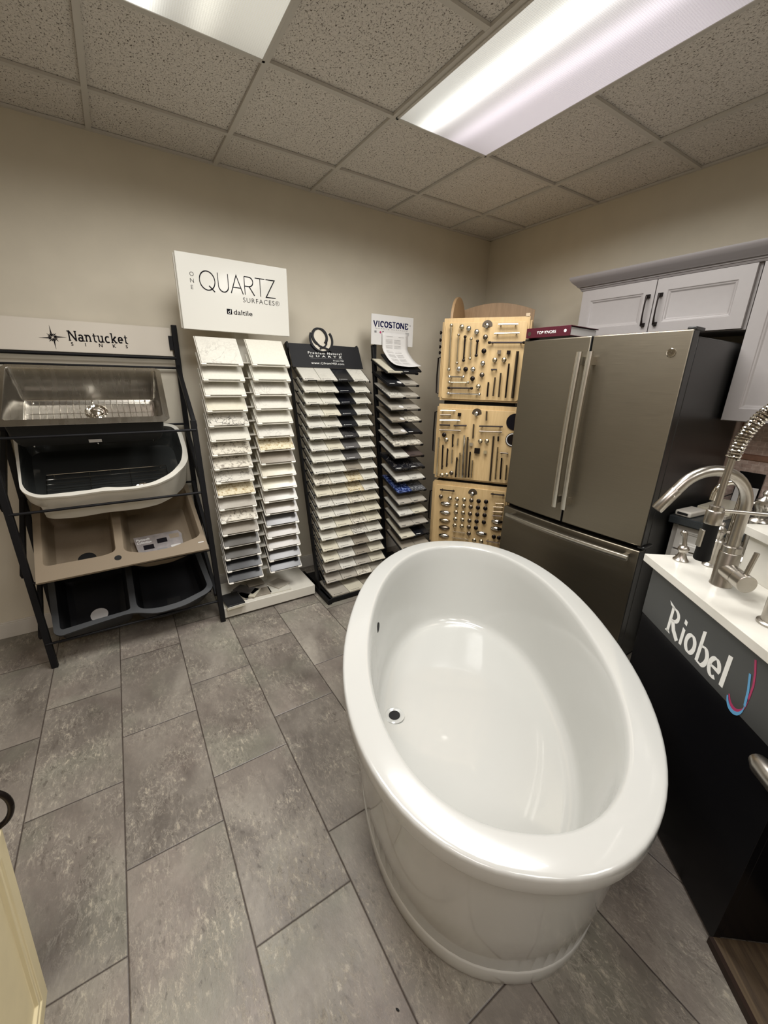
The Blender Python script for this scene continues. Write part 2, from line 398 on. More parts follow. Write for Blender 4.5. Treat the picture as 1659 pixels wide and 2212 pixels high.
GL = {  # stroke glyphs: (advance, strokes, serif points)
 'Q': (1.02, [arc(.47, .5, .44, .5, 0, 360, 30), [(.55, .24), (.86, -.06)]], []),
 'U': (.78, [[(.06, 1), (.06, .36)]+arc(.36, .34, .30, .34, 180, 360, 12)+[(.66, 1)]], []),
 'A': (.78, [[(.0, 0), (.37, 1), (.74, 0)], [(.13, .33), (.61, .33)]], []),
 'R': (.72, [[(.06, 0), (.06, 1)], [(.06, 1), (.3, 1)]+arc(.34, .74, .26, .26, 80, -90, 10)+[(.06, .48)], [(.34, .48), (.66, 0)]], []),
 'T': (.66, [[(0, 1), (.64, 1)], [(.32, 1), (.32, 0)]], []),
 'Z': (.66, [[(.02, 1), (.6, 1), (.0, 0), (.64, 0)]], []),
 'V': (.80, [[(.08, 1), (.40, .04), (.72, 1)]], [(.08, 1), (.72, 1)]),
 'I': (.42, [[(.2, 0), (.2, 1)]], [(.2, 0), (.2, 1)]),
 'C': (.74, [arc(.38, .5, .30, .44, 50, 310, 16), [(.60, .95), (.60, .68)]], []),
 'O': (.80, [arc(.39, .5, .31, .44, 0, 360, 22)], []),
 'S': (.70, [arc(.34, .72, .25, .22, 30, 270, 10)+arc(.34, .27, .27, .23, 90, -150, 10)], []),
 'N': (.90, [[(.12, 0), (.12, 1)], [(.12, 1), (.74, .02)], [(.74, 1), (.74, 0)]], [(.12, 0), (.08, 1), (.74, 1)]),
 'E': (.74, [[(.14, 0), (.14, 1)], [(.04, .95), (.64, .95)], [(.04, .05), (.64, .05)], [(.14, .5), (.5, .5)], [(.62, .95), (.62, .74)], [(.62, .05), (.62, .28)]], []),
 'a': (.62, [arc(.27, .44, .18, .18, 150, 0, 8)+[(.45, 0)], arc(.25, .19, .19, .17, 20, 340, 12)], [(.50, 0)]),
 'n': (.70, [[(.14, 0), (.14, .64)], arc(.33, .38, .19, .26, 180, 0, 10)+[(.52, 0)]], [(.14, 0), (.09, .64), (.52, 0)]),
 't': (.46, [[(.2, .86), (.2, .2)]+arc(.34, .18, .14, .16, 180, 300, 6), [(.04, .62), (.40, .62)]], []),
 'u': (.70, [[(.14, .64), (.14, .25)]+arc(.32, .24, .18, .22, 180, 360, 10)+[(.52, .64)], [(.52, .5), (.52, 0)]], [(.08, .64), (.46, .64), (.56, 0)]),
 'c': (.58, [arc(.30, .32, .22, .30, 50, 310, 14)], []),
 'k': (.68, [[(.14, 0), (.14, 1)], [(.16, .26), (.50, .62)], [(.28, .36), (.54, 0)]], [(.14, 0), (.10, 1), (.50, .63), (.54, 0)]),
 'e': (.60, [[(.08, .34), (.50, .34)]+arc(.29, .34, .21, .28, 5, 310, 16)], []),
}
def ribbon(mb, pts, tv, th, M, cap=0, z=.0006):
    n = len(pts); L = []; Rr = []
    for i in range(n):
        a = pts[max(i-1, 0)]; b = pts[min(i+1, n-1)]
        if 0 < i < n-1:
            d1 = Vector((pts[i][0]-a[0], pts[i][1]-a[1])).normalized(); d2 = Vector((b[0]-pts[i][0], b[1]-pts[i][1])).normalized()
            d = (d1+d2).normalized() if (d1+d2).length > 1e-3 else d1; sc = 1/max(.35, d.dot(d1))
        else: d = Vector((b[0]-a[0], b[1]-a[1])).normalized(); sc = 1
        w = (tv*abs(d.y)+th*abs(d.x))/2*sc; nx, ny = -d.y*w, d.x*w
        px, py = pts[i]
        if cap and i == 0: px -= d.x*cap; py -= d.y*cap
        if cap and i == n-1: px += d.x*cap; py += d.y*cap
        L.append((px+nx, py+ny)); Rr.append((px-nx, py-ny))
    rs_ = [[(L[i][0], L[i][1], 0), (Rr[i][0], Rr[i][1], 0), (Rr[i][0], Rr[i][1], z), (L[i][0], L[i][1], z)] for i in range(n)]
    mb.rings(rs_, M=M)
def stroke_text(name, s, mat, M, width, height, tv=.08, th=.08, serif=0, sh=.06, parent=None, gap=0.0):
    adv = sum(GL[ch][0]+gap for ch in s)-gap; mb = MB()
    S = M @ Matrix.Diagonal((width/adv, height, 1, 1)); x = 0
    for ch in s:
        a, strokes, ser = GL[ch]
        for q_, st in enumerate(strokes): ribbon(mb, [(x+px, py) for px, py in st], tv, th, S, z=.0006+.00012*q_)
        if serif:
            for px, py in ser: ribbon(mb, [(x+px-serif, min(max(py, sh/2), 1-sh/2)), (x+px+serif, min(max(py, sh/2), 1-sh/2))], sh, sh, S, z=.0012)
        x += a+gap
    return mb.build(name, mat, parent)

# ================================================================== THE ROOM
XL, YF = -5.3, -6.0
struct(MB().box(XL, 0, YF, 0, -.1, 0).build('floor', M_floor))
struct(MB().box(XL, 0, YF, 0, H+.01, H+.11).build('ceiling', M_tile))
struct(MB().box(XL-.1, .1, 0, .1, 0, H+.1).build('wall_back', M_wall))
struct(MB().box(0, .1, YF, 0, 0, H+.1).build('wall_right', M_wall))
struct(MB().box(XL-.1, XL, YF, 0, 0, H+.1).build('wall_left', M_wall))
struct(MB().box(XL-.1, .1, YF-.1, YF, 0, H+.1).build('wall_front', M_wall))
def baseb(name, x0, x1, y0, y1, ax):
    mb = MB(); mb.box(x0, x1, y0, y1, 0, .095)
    if ax == 'y': mb.box(x0, x1, y0+.004, y1, .095, .105)
    else: mb.box(x0+.004, x1, y0, y1, .095, .105)
    struct(mb.build(name, M_base, bevel=.002))
baseb('baseboard_back', XL, 0, -.014, 0, 'y')
baseb('baseboard_right', -.014, 0, YF, 0, 'x')
# suspended grid
T, B0, A0 = .6096, .4849, .3838
mb = MB(); w = .012
gx = [-(B0+i*T) for i in range(8)]; gy = [-(A0+i*T) for i in range(10)]
for x in gx: mb.box(x-w, x+w, YF, 0, H-.004, H+.008)
for y in gy: mb.box(XL, 0, y-w, y+w, H-.0035, H+.0085)
mb.box(XL, 0, -.02, 0, H-.003, H+.008); mb.box(-.02, 0, YF, 0, H-.003, H+.008)
struct(mb.build('trim_1', M_tbar))

def troffer(x, y, label, mat, power=31, col=(1, .985, .965), spread=164):
    t = thing('ceiling_light', label, 'ceiling light', (x, y, H-.006))
    w_, l_ = .298, .603
    mb = MB()
    for a, b, c_, d_ in ((-w_, w_, -l_, -l_+.014), (-w_, w_, l_-.014, l_), (-w_, -w_+.012, -l_, l_), (w_-.012, w_, -l_, l_)):
        mb.box(a, b, c_, d_, -.004, .014)
    mb.build('frame', M_tbar, t, bevel=.001)
    MB().box(-w_+.01, w_-.01, -l_+.012, l_-.012, -.001, .006).build('lens', mat, t)
    ld = bpy.data.lights.new('tube_light', 'AREA'); ld.shape = 'RECTANGLE'; ld.size = 2*w_-.03; ld.size_y = 2*l_-.03
    ld.energy = power; ld.color = col; ld.spread = R(spread)
    lo = bpy.data.objects.new('tube_light', ld); COL.objects.link(lo); lo.parent = t; lo.location = (0, 0, -.004)
    return t
troffer(-(B0+T*1.5), -(A0+T*2), 'long bright ceiling light panel in the grid above the bathtub', M_diff)
troffer(-(B0+T*3.5), -(A0+T*2), 'warm ceiling light panel at the top left of the ceiling', M_diff2)
troffer(-(B0+T*3.5), -(A0+T*6), 'ceiling light panel behind the camera on the left', M_diff2, 16, spread=180)
troffer(-(B0+T*5.5), -(A0+T*5), 'rosy ceiling light panel out of view at the far left', M_diff2, 20, col=(1, .86, .84), spread=180)
troffer(-(B0+T*1.5), -(A0+T*6), 'ceiling light panel behind the camera on the right', M_diff, 16, spread=180)

# ================================================================== BATHTUB
TUB = thing('bathtub', 'large glossy white oval freestanding bathtub standing on the tile floor', 'bathtub', (-1.869, -1.992, 0), (0, 0, .920))
def sup(a, b, z, n=2.2, N=96, cx=0, cy=0):
    out = []
    for i in range(N):
        t_ = 2*pi*i/N; c_, s_ = cos(t_), sin(t_)
        out.append((cx+a*math.copysign(abs(c_)**(2/n), c_), cy+b*math.copysign(abs(s_)**(2/n), s_), z))
    return out
rz = .588
prof = [(.815, .452, .0), (.833, .470, .002), (.838, .474, .012), (.841, .477, .064), (.839, .475, .069), (.8365, .4725, .071), (.839, .475, .075), (.859, .493, .25), (.872, .504, .42), (.882, .513, .515), (.886, .517, .530),
        (.900, .528, .532), (.910, .538, .533), (.9155, .5435, .536), (.918, .546, .542), (.918, .546, .577), (.9172, .5452, .5825), (.9145, .5425, .5865), (.910, .538, .5885), (.904, .532, .589),
        (.838, .464, .5885), (.831, .457, .5875), (.826, .452, .584), (.8225, .4485, .578), (.819, .445, .568), (.806, .439, .50), (.780, .432, .38), (.748, .424, .25), (.728, .418, .175),
        (.722, .414, .155), (.712, .406, .137), (.698, .394, .125), (.680, .378, .119), (.655, .357, .1165), (.60, .32, .115), (.45, .25, .108), (.2, .11, .098), (.02, .01, .097)]
MB().rings([sup(a, b, z, 2.2 if z > .2 or a > .8 else 2.15) for a, b, z in prof]).build('tub_body', M_tub, TUB, smooth=True)
cx_, cy_ = -.06, .335
MB().lathe([(.046, 0), (.046, .003), (.040, .006), (.030, .004), (.026, .0015)], 32).build('drain_flange', M_tub, TUB, smooth=True, loc=(cx_, cy_, .1165), rot=(R(-2), 0, 0))
MB().lathe([(.0255, 0), (.0255, .0022)], 28).build('drain_hole', M_hole, TUB, loc=(cx_, cy_, .1180), rot=(R(-2), 0, 0))
MB().lathe([(.024, 0), (.024, .002), (.018, .003), (.010, .003)], 28).build('overflow_hole', M_hole, TUB, smooth=True, loc=(.115, .4335, .455), rot=(R(88), 0, R(-9)))

# ================================================================== REFRIGERATOR
FR = thing('refrigerator', 'slate grey french door refrigerator standing between the hardware tower and the counter', 'refrigerator', (0, -1.66, 0))
MB().box(-.775, -.03, -.452, .452, .03, 1.775).build('cabinet_body', M_slated, FR, bevel=.006)
mb = MB(); mb.box(-.77, -.1, -.44, .44, 0, .05); mb.build('toe_grille', M_black, FR)
def fdoor(name, y0, y1, z0, z1, yc, hw, bul=.022, xb=-.782, th=.058):
    # gently bowed front
    ny = 14; vs = []; fs = []
    ys = [y0+(y1-y0)*i/ny for i in range(ny+1)]
    xf = lambda y: xb-th-bul*(1-((y-yc)/hw)**2)
    prof2 = [(xb, ys[0])]+[(xf(y), y) for y in ys]+[(xb, ys[-1])]
    mb = MB(); mb.prism([(x, y) for x, y in prof2], z0, z1)
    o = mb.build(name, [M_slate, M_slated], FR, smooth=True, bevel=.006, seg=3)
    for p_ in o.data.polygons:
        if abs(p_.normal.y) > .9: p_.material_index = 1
    return o, xf
dl, xfl = fdoor('door', .004, .455, .765, 1.80, 0, .46)
dr, xfr = fdoor('door', -.455, -.004, .765, 1.80, 0, .46)
dw, xfd = fdoor('freezer_drawer', -.455, .455, .10, .738, 0, .46)
MB().box(-.79, -.775, -.452, .452, .738, .765).build('seal', M_rubber, FR)
def vhandle(par, y):
    xs = xfl(y); mb = MB()
    pts = [(xs-.052-.012*sin(pi*i/12), y, .86+.86*i/12) for i in range(13)]
    rr = [[(p[0]+dx, p[1]+dy, p[2]) for dx, dy in ((-.010, -.008), (-.006, -.014), (.008, -.014), (.010, -.010), (.010, .010), (.008, .014), (-.006, .014), (-.010, .008))] for p in pts]
    mb.rings(rr); mb.box(xs-.05, xs+.002, y-.010, y+.010, .885, .925); mb.box(xs-.05, xs+.002, y-.010, y+.010, 1.655, 1.695)
    mb.build('handle', M_steelh, par, smooth=True)
vhandle(dl, .026); vhandle(dr, -.034)
mb = MB(); rr = []
for i in range(17):
    y = .385-.81*i/16; x = xfd(y)-.048-.006*sin(pi*i/16)
    rr.append([(x+dx, y, .70+dz) for dx, dz in ((-.010, -.008), (-.006, -.014), (.008, -.014), (.010, -.010), (.010, .010), (.008, .014), (-.006, .014), (-.010, .008))])
mb.rings(rr)
for y in (.36, -.40): mb.box(xfd(y)-.05, xfd(y)+.002, y-.010, y+.010, .690, .710)
mb.build('handle', M_steelh, dw, smooth=True)
for y, z in ((.445, 1.80), (-.435, 1.80), (-.445, .752)):
    MB().box(-.83, -.74, y-.022, y+.015, z-.004, z+.012).build('hinge_cover', M_slated, FR, bevel=.004)
yb = -.385; xb_ = xfr(yb)
Mb = frame((xb_+.001, yb, 1.705), (0, -1, 0), (0, 0, 1))
bd = MB().lathe([(.019, 0), (.019, .004), (.0165, .0045), (.0165, .0035), (.001, .0035)], 32, M=Mb).build('badge', M_chrome, dr, smooth=True)
font_text('monogram', 'GE', M_gun, Mb @ Matrix.Translation((-.009, -.006, .0036)), width=.018, height=.012, parent=bd)
# binder lying on top of the fridge
BD = thing('ring_binder', 'maroon ring binder with white spine lettering lying on the refrigerator', 'binder', (-.70, -1.36, 1.8125), (0, 0, R(3)))
MB().box(-.145, .145, -.143, .143, 0, .004).build('cover', M_binder, BD, bevel=.001)
MB().box(-.145, .145, -.143, .143, .050, .054).build('cover', M_binder, BD, bevel=.001)
MB().box(-.149, -.144, -.143, .143, 0, .054).build('spine', M_binder, BD, bevel=.001)
MB().box(-.13, .135, -.135, .135, .005, .046).build('paper_stack', M_paper, BD)
Ms = frame((-.1492, .07, .018), (0, -1, 0), (0, 0, 1))
font_text('spine_lettering', 'TOP KNOBS', M_wink, Ms, width=.125, height=.016, off=.01, parent=BD)
MB().lathe([(.008, 0), (.008, .0006)], 16, M=frame((-.1492, -.112, .027), (0, -1, 0), (0, 0, 1))).build('spine_dot', M_wink, BD)
MB().lathe([(.009, 0), (.012, .0006)], 16, M=frame((-.1492, .120, .024), (0, -1, 0), (0, 0, 1))).build('spine_emblem', M_gun, BD)

# ================================================================== KITCHEN CABINETS ON THE RIGHT WALL
def panel_door(name, y0, y1, z0, z1, xf, mat, parent, fr=.062, dep=.020, glaze=None):
    """door facing -x with recessed panel; y0<y1"""
    rects = [(0, .0), (fr, .0), (fr+.004, .004), (fr+.010, .005), (fr+.016, .010), (fr+.022, .011)]
    vs = []; fs = []
    for ins, d in rects:
        vs += [(xf+d, y0+ins, z0+ins), (xf+d, y1-ins, z0+ins), (xf+d, y1-ins, z1-ins), (xf+d, y0+ins, z1-ins)]
    vs += [(xf+dep, y0, z0), (xf+dep, y1, z0), (xf+dep, y1, z1), (xf+dep, y0, z1)]
    n = len(rects)
    for k_ in range(n-1):
        for i in range(4):
            j = (i+1) % 4; fs.append((k_*4+i, k_*4+j, (k_+1)*4+j, (k_+1)*4+i))
    fs.append(tuple((n-1)*4+i for i in range(4)))
    for i in range(4):
        j = (i+1) % 4; fs.append((i, j, n*4+j, n*4+i))
    fs.append(tuple(n*4+i for i in range(4)))
    return MB().add(vs, fs).build(name, mat, parent, bevel=.0012)
def bar_handle(par, y, z0, z1, xf, mat=M_bronze):
    mb = MB()
    for z, s in ((z0, 1), (z1, -1)):
        mb.rings([[(x_, y+a*r_, z+b*r_) for a, b in ((-1, -1), (1, -1), (1, 1), (-1, 1))] for x_, r_ in ((xf, .010), (xf-.010, .009), (xf-.024, .006))])
    mb.tube([(xf-.022, y, z0), (xf-.028, y, z0+.03), (xf-.030, y, (z0+z1)/2), (xf-.028, y, z1-.03), (xf-.022, y, z1)], [.007, .0045, .004, .0045, .007], 8)
    return mb.build('handle', mat, par, smooth=True)
UC = thing('wall_cabinet', 'short grey two-door wall cabinet above the refrigerator', 'cabinet', (0, 0, 0))
MB().box(-.318, 0, -2.125, -1.205, 1.835, 2.135).build('carcass', M_cab, UC, bevel=.001)
d1 = panel_door('door', -1.665, -1.215, 1.840, 2.128, -.340, M_cab, UC)
d2 = panel_door('door', -2.112, -1.670, 1.840, 2.128, -.340, M_cab, UC)
bar_handle(d1, -1.636, 1.895, 2.045, -.340); bar_handle(d2, -1.702, 1.895, 2.045, -.340)
UC2 = thing('wall_cabinet', 'tall grey wall cabinet at the right edge over the backsplash', 'cabinet', (0, 0, 0))
MB().box(-.318, 0, -2.95, -2.128, 1.393, 2.135).build('carcass', M_cab, UC2, bevel=.001)
panel_door('door', -2.54, -2.135, 1.397, 2.128, -.340, M_cab, UC2)
panel_door('door', -2.945, -2.545, 1.397, 2.128, -.340, M_cab, UC2)
# crown moulding: swept profile with mitred return
CR = []
pf = [(0, 2.130), (-.004, 2.130), (-.008, 2.140), (-.012, 2.142), (-.014, 2.150), (-.022, 2.152), (-.028, 2.160), (-.050, 2.180), (-.062, 2.196), (-.064, 2.204), (-.064, 2.212), (0, 2.212)]
rs = [[(-.335+dx, -2.96, z) for dx, z in pf], [(-.335+dx, -1.205-dx, z) for dx, z in pf], [(-.02, -1.205-dx, z) for dx, z in pf]]
o = MB().rings(rs, True, True).build('crown_moulding', M_crown, smooth=True)
tag(o, 'dark grey crown moulding running along the tops of the wall cabinets', 'moulding')
# base cabinet + counter + backsplash
BC = thing('base_cabinet', 'white base cabinet with drawers under the dark countertop', 'cabinet')
MB().box(-.58, -.02, -3.6, -2.135, .10, .872).build('carcass', M_cabw, BC, bevel=.001)
MB().box(-.53, -.02, -3.6, -2.145, 0, .10).build('toe_kick', M_cabw, BC)
for i in range(3):
    y1 = -2.165-i*.46; y0 = y1-.44
    dr_ = panel_door('drawer', y0, y1, .735, .862, -.602, M_cabw, BC, fr=.028)
    do_ = panel_door('door', y0, y1, .13, .725, -.602, M_cabw, BC, fr=.055)
    mb = MB(); mb.tube([(-.602, (y0+y1)/2-.04, .80), (-.628, (y0+y1)/2-.038, .80), (-.630, (y0+y1)/2+.038, .80), (-.602, (y0+y1)/2+.04, .80)], .006, 8); mb.build('handle', M_bronze, dr_, smooth=True)
    mb = MB(); mb.tube([(-.602, y1-.03, .60), (-.628, y1-.03, .602), (-.628, y1-.03, .692), (-.602, y1-.03, .695)], .006, 8); mb.build('handle', M_bronze, do_, smooth=True)
CT = MB().box(-.64, -.002, -3.6, -2.128, .874, .914).build('countertop', M_ctop, bevel=.004)
tag(CT, 'dark speckled countertop between the refrigerator and the faucet stand', 'countertop')
SP = thing('backsplash', 'pinkish stone brick mosaic backsplash behind the dark countertop', 'backsplash')
MB().box(-.010, -.001, -3.6, -2.135, .914, 1.392).build('mosaic', M_brick, SP)
MB().box(-.016, -.001, -2.135, -2.100, .914, 1.392).build('edge_trim', M_travt, SP, bevel=.003)
MB().box(-.014, -.001, -2.145, -2.137, .914, 1.392).build('pencil_liner', M_pencil, SP, bevel=.003)
MB().box(-.018, -.001, -3.6, -2.145, 1.165, 1.200).build('pencil_liner', M_pencil, SP, bevel=.005)
# things on the counter
SW = thing('sample_board', 'small black sample board leaning on the brick backsplash', 'sample board', (-.030, -2.25, .915), (0, R(6), 0))
MB().box(-.008, 0, -.058, .058, .0, .185).build('board', M_blackgl, SW, bevel=.001)
MB().box(-.008, -.0005, -.050, .030, -.0, .0).build('edge', M_black, SW)
SWW = MB().box(-.040, -.035, -.058, .045, 0, .105).build('tile_sample', M_paper, loc=(-.035, -2.25, .915), rot=(0, R(6), 0), bevel=.001)
tag(SWW, 'small white tile leaning against the black sample board on the counter', 'tile sample')
DV = thing('card_box', 'small white box with a black slot at the left end of the dark counter', 'box', (-.545, -2.185, .9145), (0, 0, R(-6)))
MB().box(-.075, .075, -.038, .038, 0, .030).build('box_body', M_base, DV, bevel=.008, seg=3)
MB().box(-.0765, -.070, -.025, .025, .010, .022).build('slot', M_hole, DV)
for i, (dx, dy, w_, l_, rz_, m_, lab) in enumerate([(0, 0, .30, .15, -4, 'grey', 'pale grey slab sample at the bottom of the stack on the dark counter'), (.02, .0, .29, .145, -2, 'cream', 'cream slab sample on top of the stack on the dark counter')]):
    o = MB().box(-w_/2, w_/2, -l_/2, l_/2, 0, .018).build('slab_sample', ST[m_][0], bevel=.001, loc=(-.33+dx, -2.255+dy, .9145+i*.0185), rot=(0, 0, R(rz_)))
    tag(o, lab, 'stone sample')
o = MB().box(-.11, .11, -.10, .10, 0, .020).build('slab_sample', ST['cream'][0], bevel=.001, loc=(-.46, -2.46, .9145), rot=(0, 0, R(3)))
tag(o, 'thick cream slab sample lying alone behind the faucet stand', 'stone sample')
TB = thing('wire_tray', 'black wire tray standing at the back of the dark counter', 'tray', (-.13, -2.28, .9145))
MB().box(-.10, .10, -.09, .09, 0, .012).build('tray_base', M_black, TB, bevel=.003)
mb = MB()
for y in (-.085, .085): mb.tube([(-.1, y, .01), (-.1, y, .05), (.1, y, .05), (.1, y, .01)], .003, 6)
mb.build('tray_rail', M_black, TB, smooth=True)

# ================================================================== HARDWARE TOWER
u_ = Vector((.597, -.802, 0)); n_o = Vector((-.802, -.597, 0)); WT = .572; DT = .60
TL_ = Vector((-.986, -.61, 0)); ang = math.atan2(u_.y, u_.x)
# local frame: x along front, y into the tower, z up
HT = thing('hardware_display_tower', 'maple revolving display tower covered with cabinet knobs and pulls in the corner', 'display tower', tuple(TL_), (0, 0, ang))
def hb(name, *b, mat=M_maple, **k): return MB().box(*b).build(name, mat, HT, **k)
hb('core', .03, WT-.03, .03, DT-.03, .12, 1.95, mat=M_rubber)
hb('turntable_base', -.0, WT, 0, DT, .0, .10, mat=M_black, bevel=.004)
bands = [(1.418, 1.970), (.828, 1.392), (.262, .806)]
HW = {'b': M_bronze, 'n': M_gold, 'c': M_chrome, 'g': M_gun, 's': M_chrome, 't': M_bronze, 'T': M_bronze}
HA = [('P', .059, 1.92, .063, 1.632, 'n'), ('P', .114, 1.859, .117, 1.676, 'n'), ('P', .16, 1.847, .162, 1.694, 'b'), ('P', .203, 1.833, .206, 1.706, 'n'), ('P', .247, 1.819, .247, 1.727, 'b'), ('K', .131, 1.91, 'n'), ('K', .179, 1.9, 'c'), ('K', .235, 1.878, 'c'), ('K', .297, 1.844, 'g'), ('K', .296, 1.756, 'b'), ('K', .296, 1.677, 'c'), ('K', .298, 1.601, 'g'), ('K', .131, 1.638, 'c'), ('K', .181, 1.636, 'b'), ('K', .232, 1.637, 'c'), ('K', .235, 1.575, 'b'), ('K', .28, 1.523, 'n'), ('P', .375, 1.92, .5, 1.919, 'c'), ('P', .354, 1.864, .516, 1.866, 'n'), ('P', .328, 1.809, .552, 1.808, 'b'), ('K', .399, 1.749, 's'), ('K', .461, 1.747, 't'), ('K', .375, 1.699, 'n'), ('K', .436, 1.7, 'n'), ('P', .357, 1.636, .396, 1.637, 'b'), ('P', .071, 1.584, .17, 1.584, 'c'), ('P', .073, 1.545, .206, 1.547, 'n'), ('P', .071, 1.507, .235, 1.509, 'b'), ('P', .07, 1.469, .294, 1.47, 'c'), ('P', .348, 1.554, .349, 1.456, 'b'), ('P', .39, 1.586, .389, 1.462, 'g'), ('P', .425, 1.616, .428, 1.456, 'g'), ('P', .472, 1.677, .474, 1.453, 'b'), ('P', .519, 1.754, .52, 1.452, 'g')]
HB = [('P', .023, 1.345, .133, 1.349, 'n'), ('P', .022, 1.314, .101, 1.318, 'g'), ('K', .163, 1.323, 't'), ('P', .022, 1.275, .172, 1.281, 'c'), ('P', .022, 1.241, .101, 1.243, 'b'), ('P', .128, 1.242, .223, 1.247, 'b'), ('P', .022, 1.204, .184, 1.209, 'g'), ('K', .06, 1.169, 'b'), ('K', .079, 1.132, 'n'), ('P', .127, 1.179, .131, 1.083, 'b'), ('P', .167, 1.15, .167, 1.097, 'n'), ('P', .213, 1.177, .225, .858, 'c'), ('P', .239, 1.166, .247, .86, 'g'), ('P', .266, 1.059, .27, .863, 'b'), ('P', .29, .997, .294, .865, 'n'), ('P', .191, 1.045, .197, .858, 'n'), ('P', .171, 1.008, .172, .855, 'b'), ('P', .022, 1.15, .026, .855, 'n'), ('P', .057, 1.094, .062, .906, 'b'), ('P', .095, 1.07, .097, .929, 'b'), ('P', .132, 1.064, .134, .958, 'n'), ('K', .137, .883, 'g'), ('K', .099, .865, 'n'), ('K', .063, .858, 'n'), ('P', .356, 1.357, .36, 1.292, 'g'), ('P', .313, 1.249, .479, 1.256, 'b'), ('P', .317, 1.213, .478, 1.218, 'g'), ('P', .273, 1.262, .277, 1.158, 'g'), ('K', .268, 1.113, 's'), ('K', .315, 1.069, 'T'), ('K', .331, 1.141, 'n'), ('K', .377, 1.145, 'n'), ('K', .375, 1.063, 's'), ('P', .423, 1.184, .431, .855, 'g'), ('P', .46, 1.109, .468, .87, 'n'), ('P', .455, 1.184, .458, 1.151, 'b'), ('P', .496, 1.034, .503, .874, 'b'), ('P', .536, .985, .54, .873, 'n'), ('P', .482, 1.069, .537, 1.069, 'g')]
HC = [('P', .059, .742, .174, .744, 'b'), ('P', .448, .755, .548, .756, 'b'), ('K', .068, .685, 'g')]
for r, (z0, xs) in enumerate([(.679, 'nnngbb'), (.626, '-nngbb'), (.570, '-nngbb'), (.513, '-nngbb'), (.459, '-nngb-')]):
    for k_, ch in enumerate(xs):
        if ch != '-': HC.append(('K', .141+.0556*k_, z0+.0018*k_, ch))
HC += [('C', .108, .628, 'c'), ('C', .108, .556, 'c'), ('C', .109, .488, 'n'), ('C', .11, .425, 'g'), ('C', .112, .357, 'c'), ('C', .515, .538, 'c'), ('C', .515, .48, 'c'), ('C', .407, .423, 'c'), ('P', .488, .686, .548, .69, 'n'), ('P', .475, .656, .548, .662, 'n'), ('P', .477, .619, .548, .625, 'n'), ('P', .477, .587, .548, .591, 'g'), ('P', .185, .412, .285, .413, 'n'), ('P', .183, .359, .315, .362, 'n'), ('K', .313, .411, 'g'), ('K', .506, .415, 'b'), ('K', .545, .413, 'b'), ('K', .359, .36, 'n'), ('K', .413, .36, 'n'), ('P', .451, .373, .552, .371, 'g')]
knob_me = {}
def knob_mesh(kind):
    mb = MB(); M = Matrix.Rotation(R(90), 4, 'X')    # z -> -y (outwards)
    if kind in 'stT': mb.box(-.004, .004, -.012, 0, -.004, .004); mb.box(-.012, .012, -.026, -.012, -.012, .012) if kind != 'T' else mb.box(-.02, .02, -.026, -.012, -.02, .02)
    else: mb.lathe([(.010, 0), (.010, .002), (.0055, .004), (.0055, .012), (.012, .016), (.0165, .020), (.0165, .024), (.012, .029), (.003, .031)], 16, M=M)
    return mb
def cup_mesh():
    mb = MB(); rs_ = []
    for i in range(9):
        a = pi*i/16; z_ = .034*sin(a); s_ = cos(a)
        rs_.append([(.047*s_*cos(pi*j/10), -.004-z_*.75*sin(pi*j/10)**.6 if 0 else -.002-.026*cos(a)*sin(pi*j/10), .012*math.copysign(1, 1)+.018*sin(a)-.018) for j in range(11)])
    vs = [p for r_ in rs_ for p in r_]
    mb.sphere((0, 0, 0), 1, (.046, .024, .019), 20)
    return mb
for bi, ((z0, z1), items) in enumerate(zip(bands, (HA, HB, HC))):
    bo = MB().box(0, WT, -.002, .016, z0, z1).build('backing_board', M_maple, HT, bevel=.001)
    pn = MB().prism(rrect(.012, WT-.012, z0+.012, z1-.03, .022), 0, .012, M=frame((0, -.002, 0), (1, 0, 0), (0, 0, 1))).build('sample_board', M_maple, HT, bevel=.0015)
    YB = -.014
    for it in items:
        ch = it[-1]; m_ = HW[ch]
        if it[0] == 'P':
            a = Vector((it[1], YB-.026, it[2])); b = Vector((it[3], YB-.026, it[4])); d_ = (b-a); L = d_.length; dn = d_.normalized()
            rr_ = .0058 if L < .25 else .0070
            if (it[1] > .5 and L > .25): rr_ = .010
            mb = MB(); mb.tube([a, a+d_*.5, b], rr_, 8)
            ends = [a+dn*min(.02, L*.12), b-dn*min(.02, L*.12)]
            for e_ in ends: mb.tube([e_, (e_.x, YB, e_.z)], rr_*.8, 8)
            if ch in 'bnc' and L < .32 and bi == 0 and it[1] < .33:
                for e_ in (a, b): mb.sphere(e_, rr_*1.9, seg=10)
            mb.build('pull', m_, pn, smooth=True)
        elif it[0] == 'C':
            o = cup_mesh().build('cup_pull', m_, pn, smooth=True, loc=(it[1], YB-.003, it[2]))
        else:
            key = ('T' if ch == 'T' else 's' if ch in 'st' else 'k')
            knob_mesh(key if key != 'k' else 'k').build('knob', m_, pn, smooth=True, loc=(it[1], YB, it[2]))
    # maker's fan shaped plate with a knob
    lx, lz = [(.300, 1.918), (.285, 1.337), (.310, .738)][bi]
    MB().prism([(x, z) for x, z in arc(0, 0, .034, .034, -8, 188, 18)]+[(-.016, -.012), (0, -.018), (.016, -.012)], 0, .002, M=frame((lx, YB, lz), (1, 0, 0), (0, 0, 1))).build('fan_plate', M_gun, pn)
    knob_mesh('k').build('knob', M_chrome, pn, smooth=True, loc=(lx, YB-.001, lz-.002))
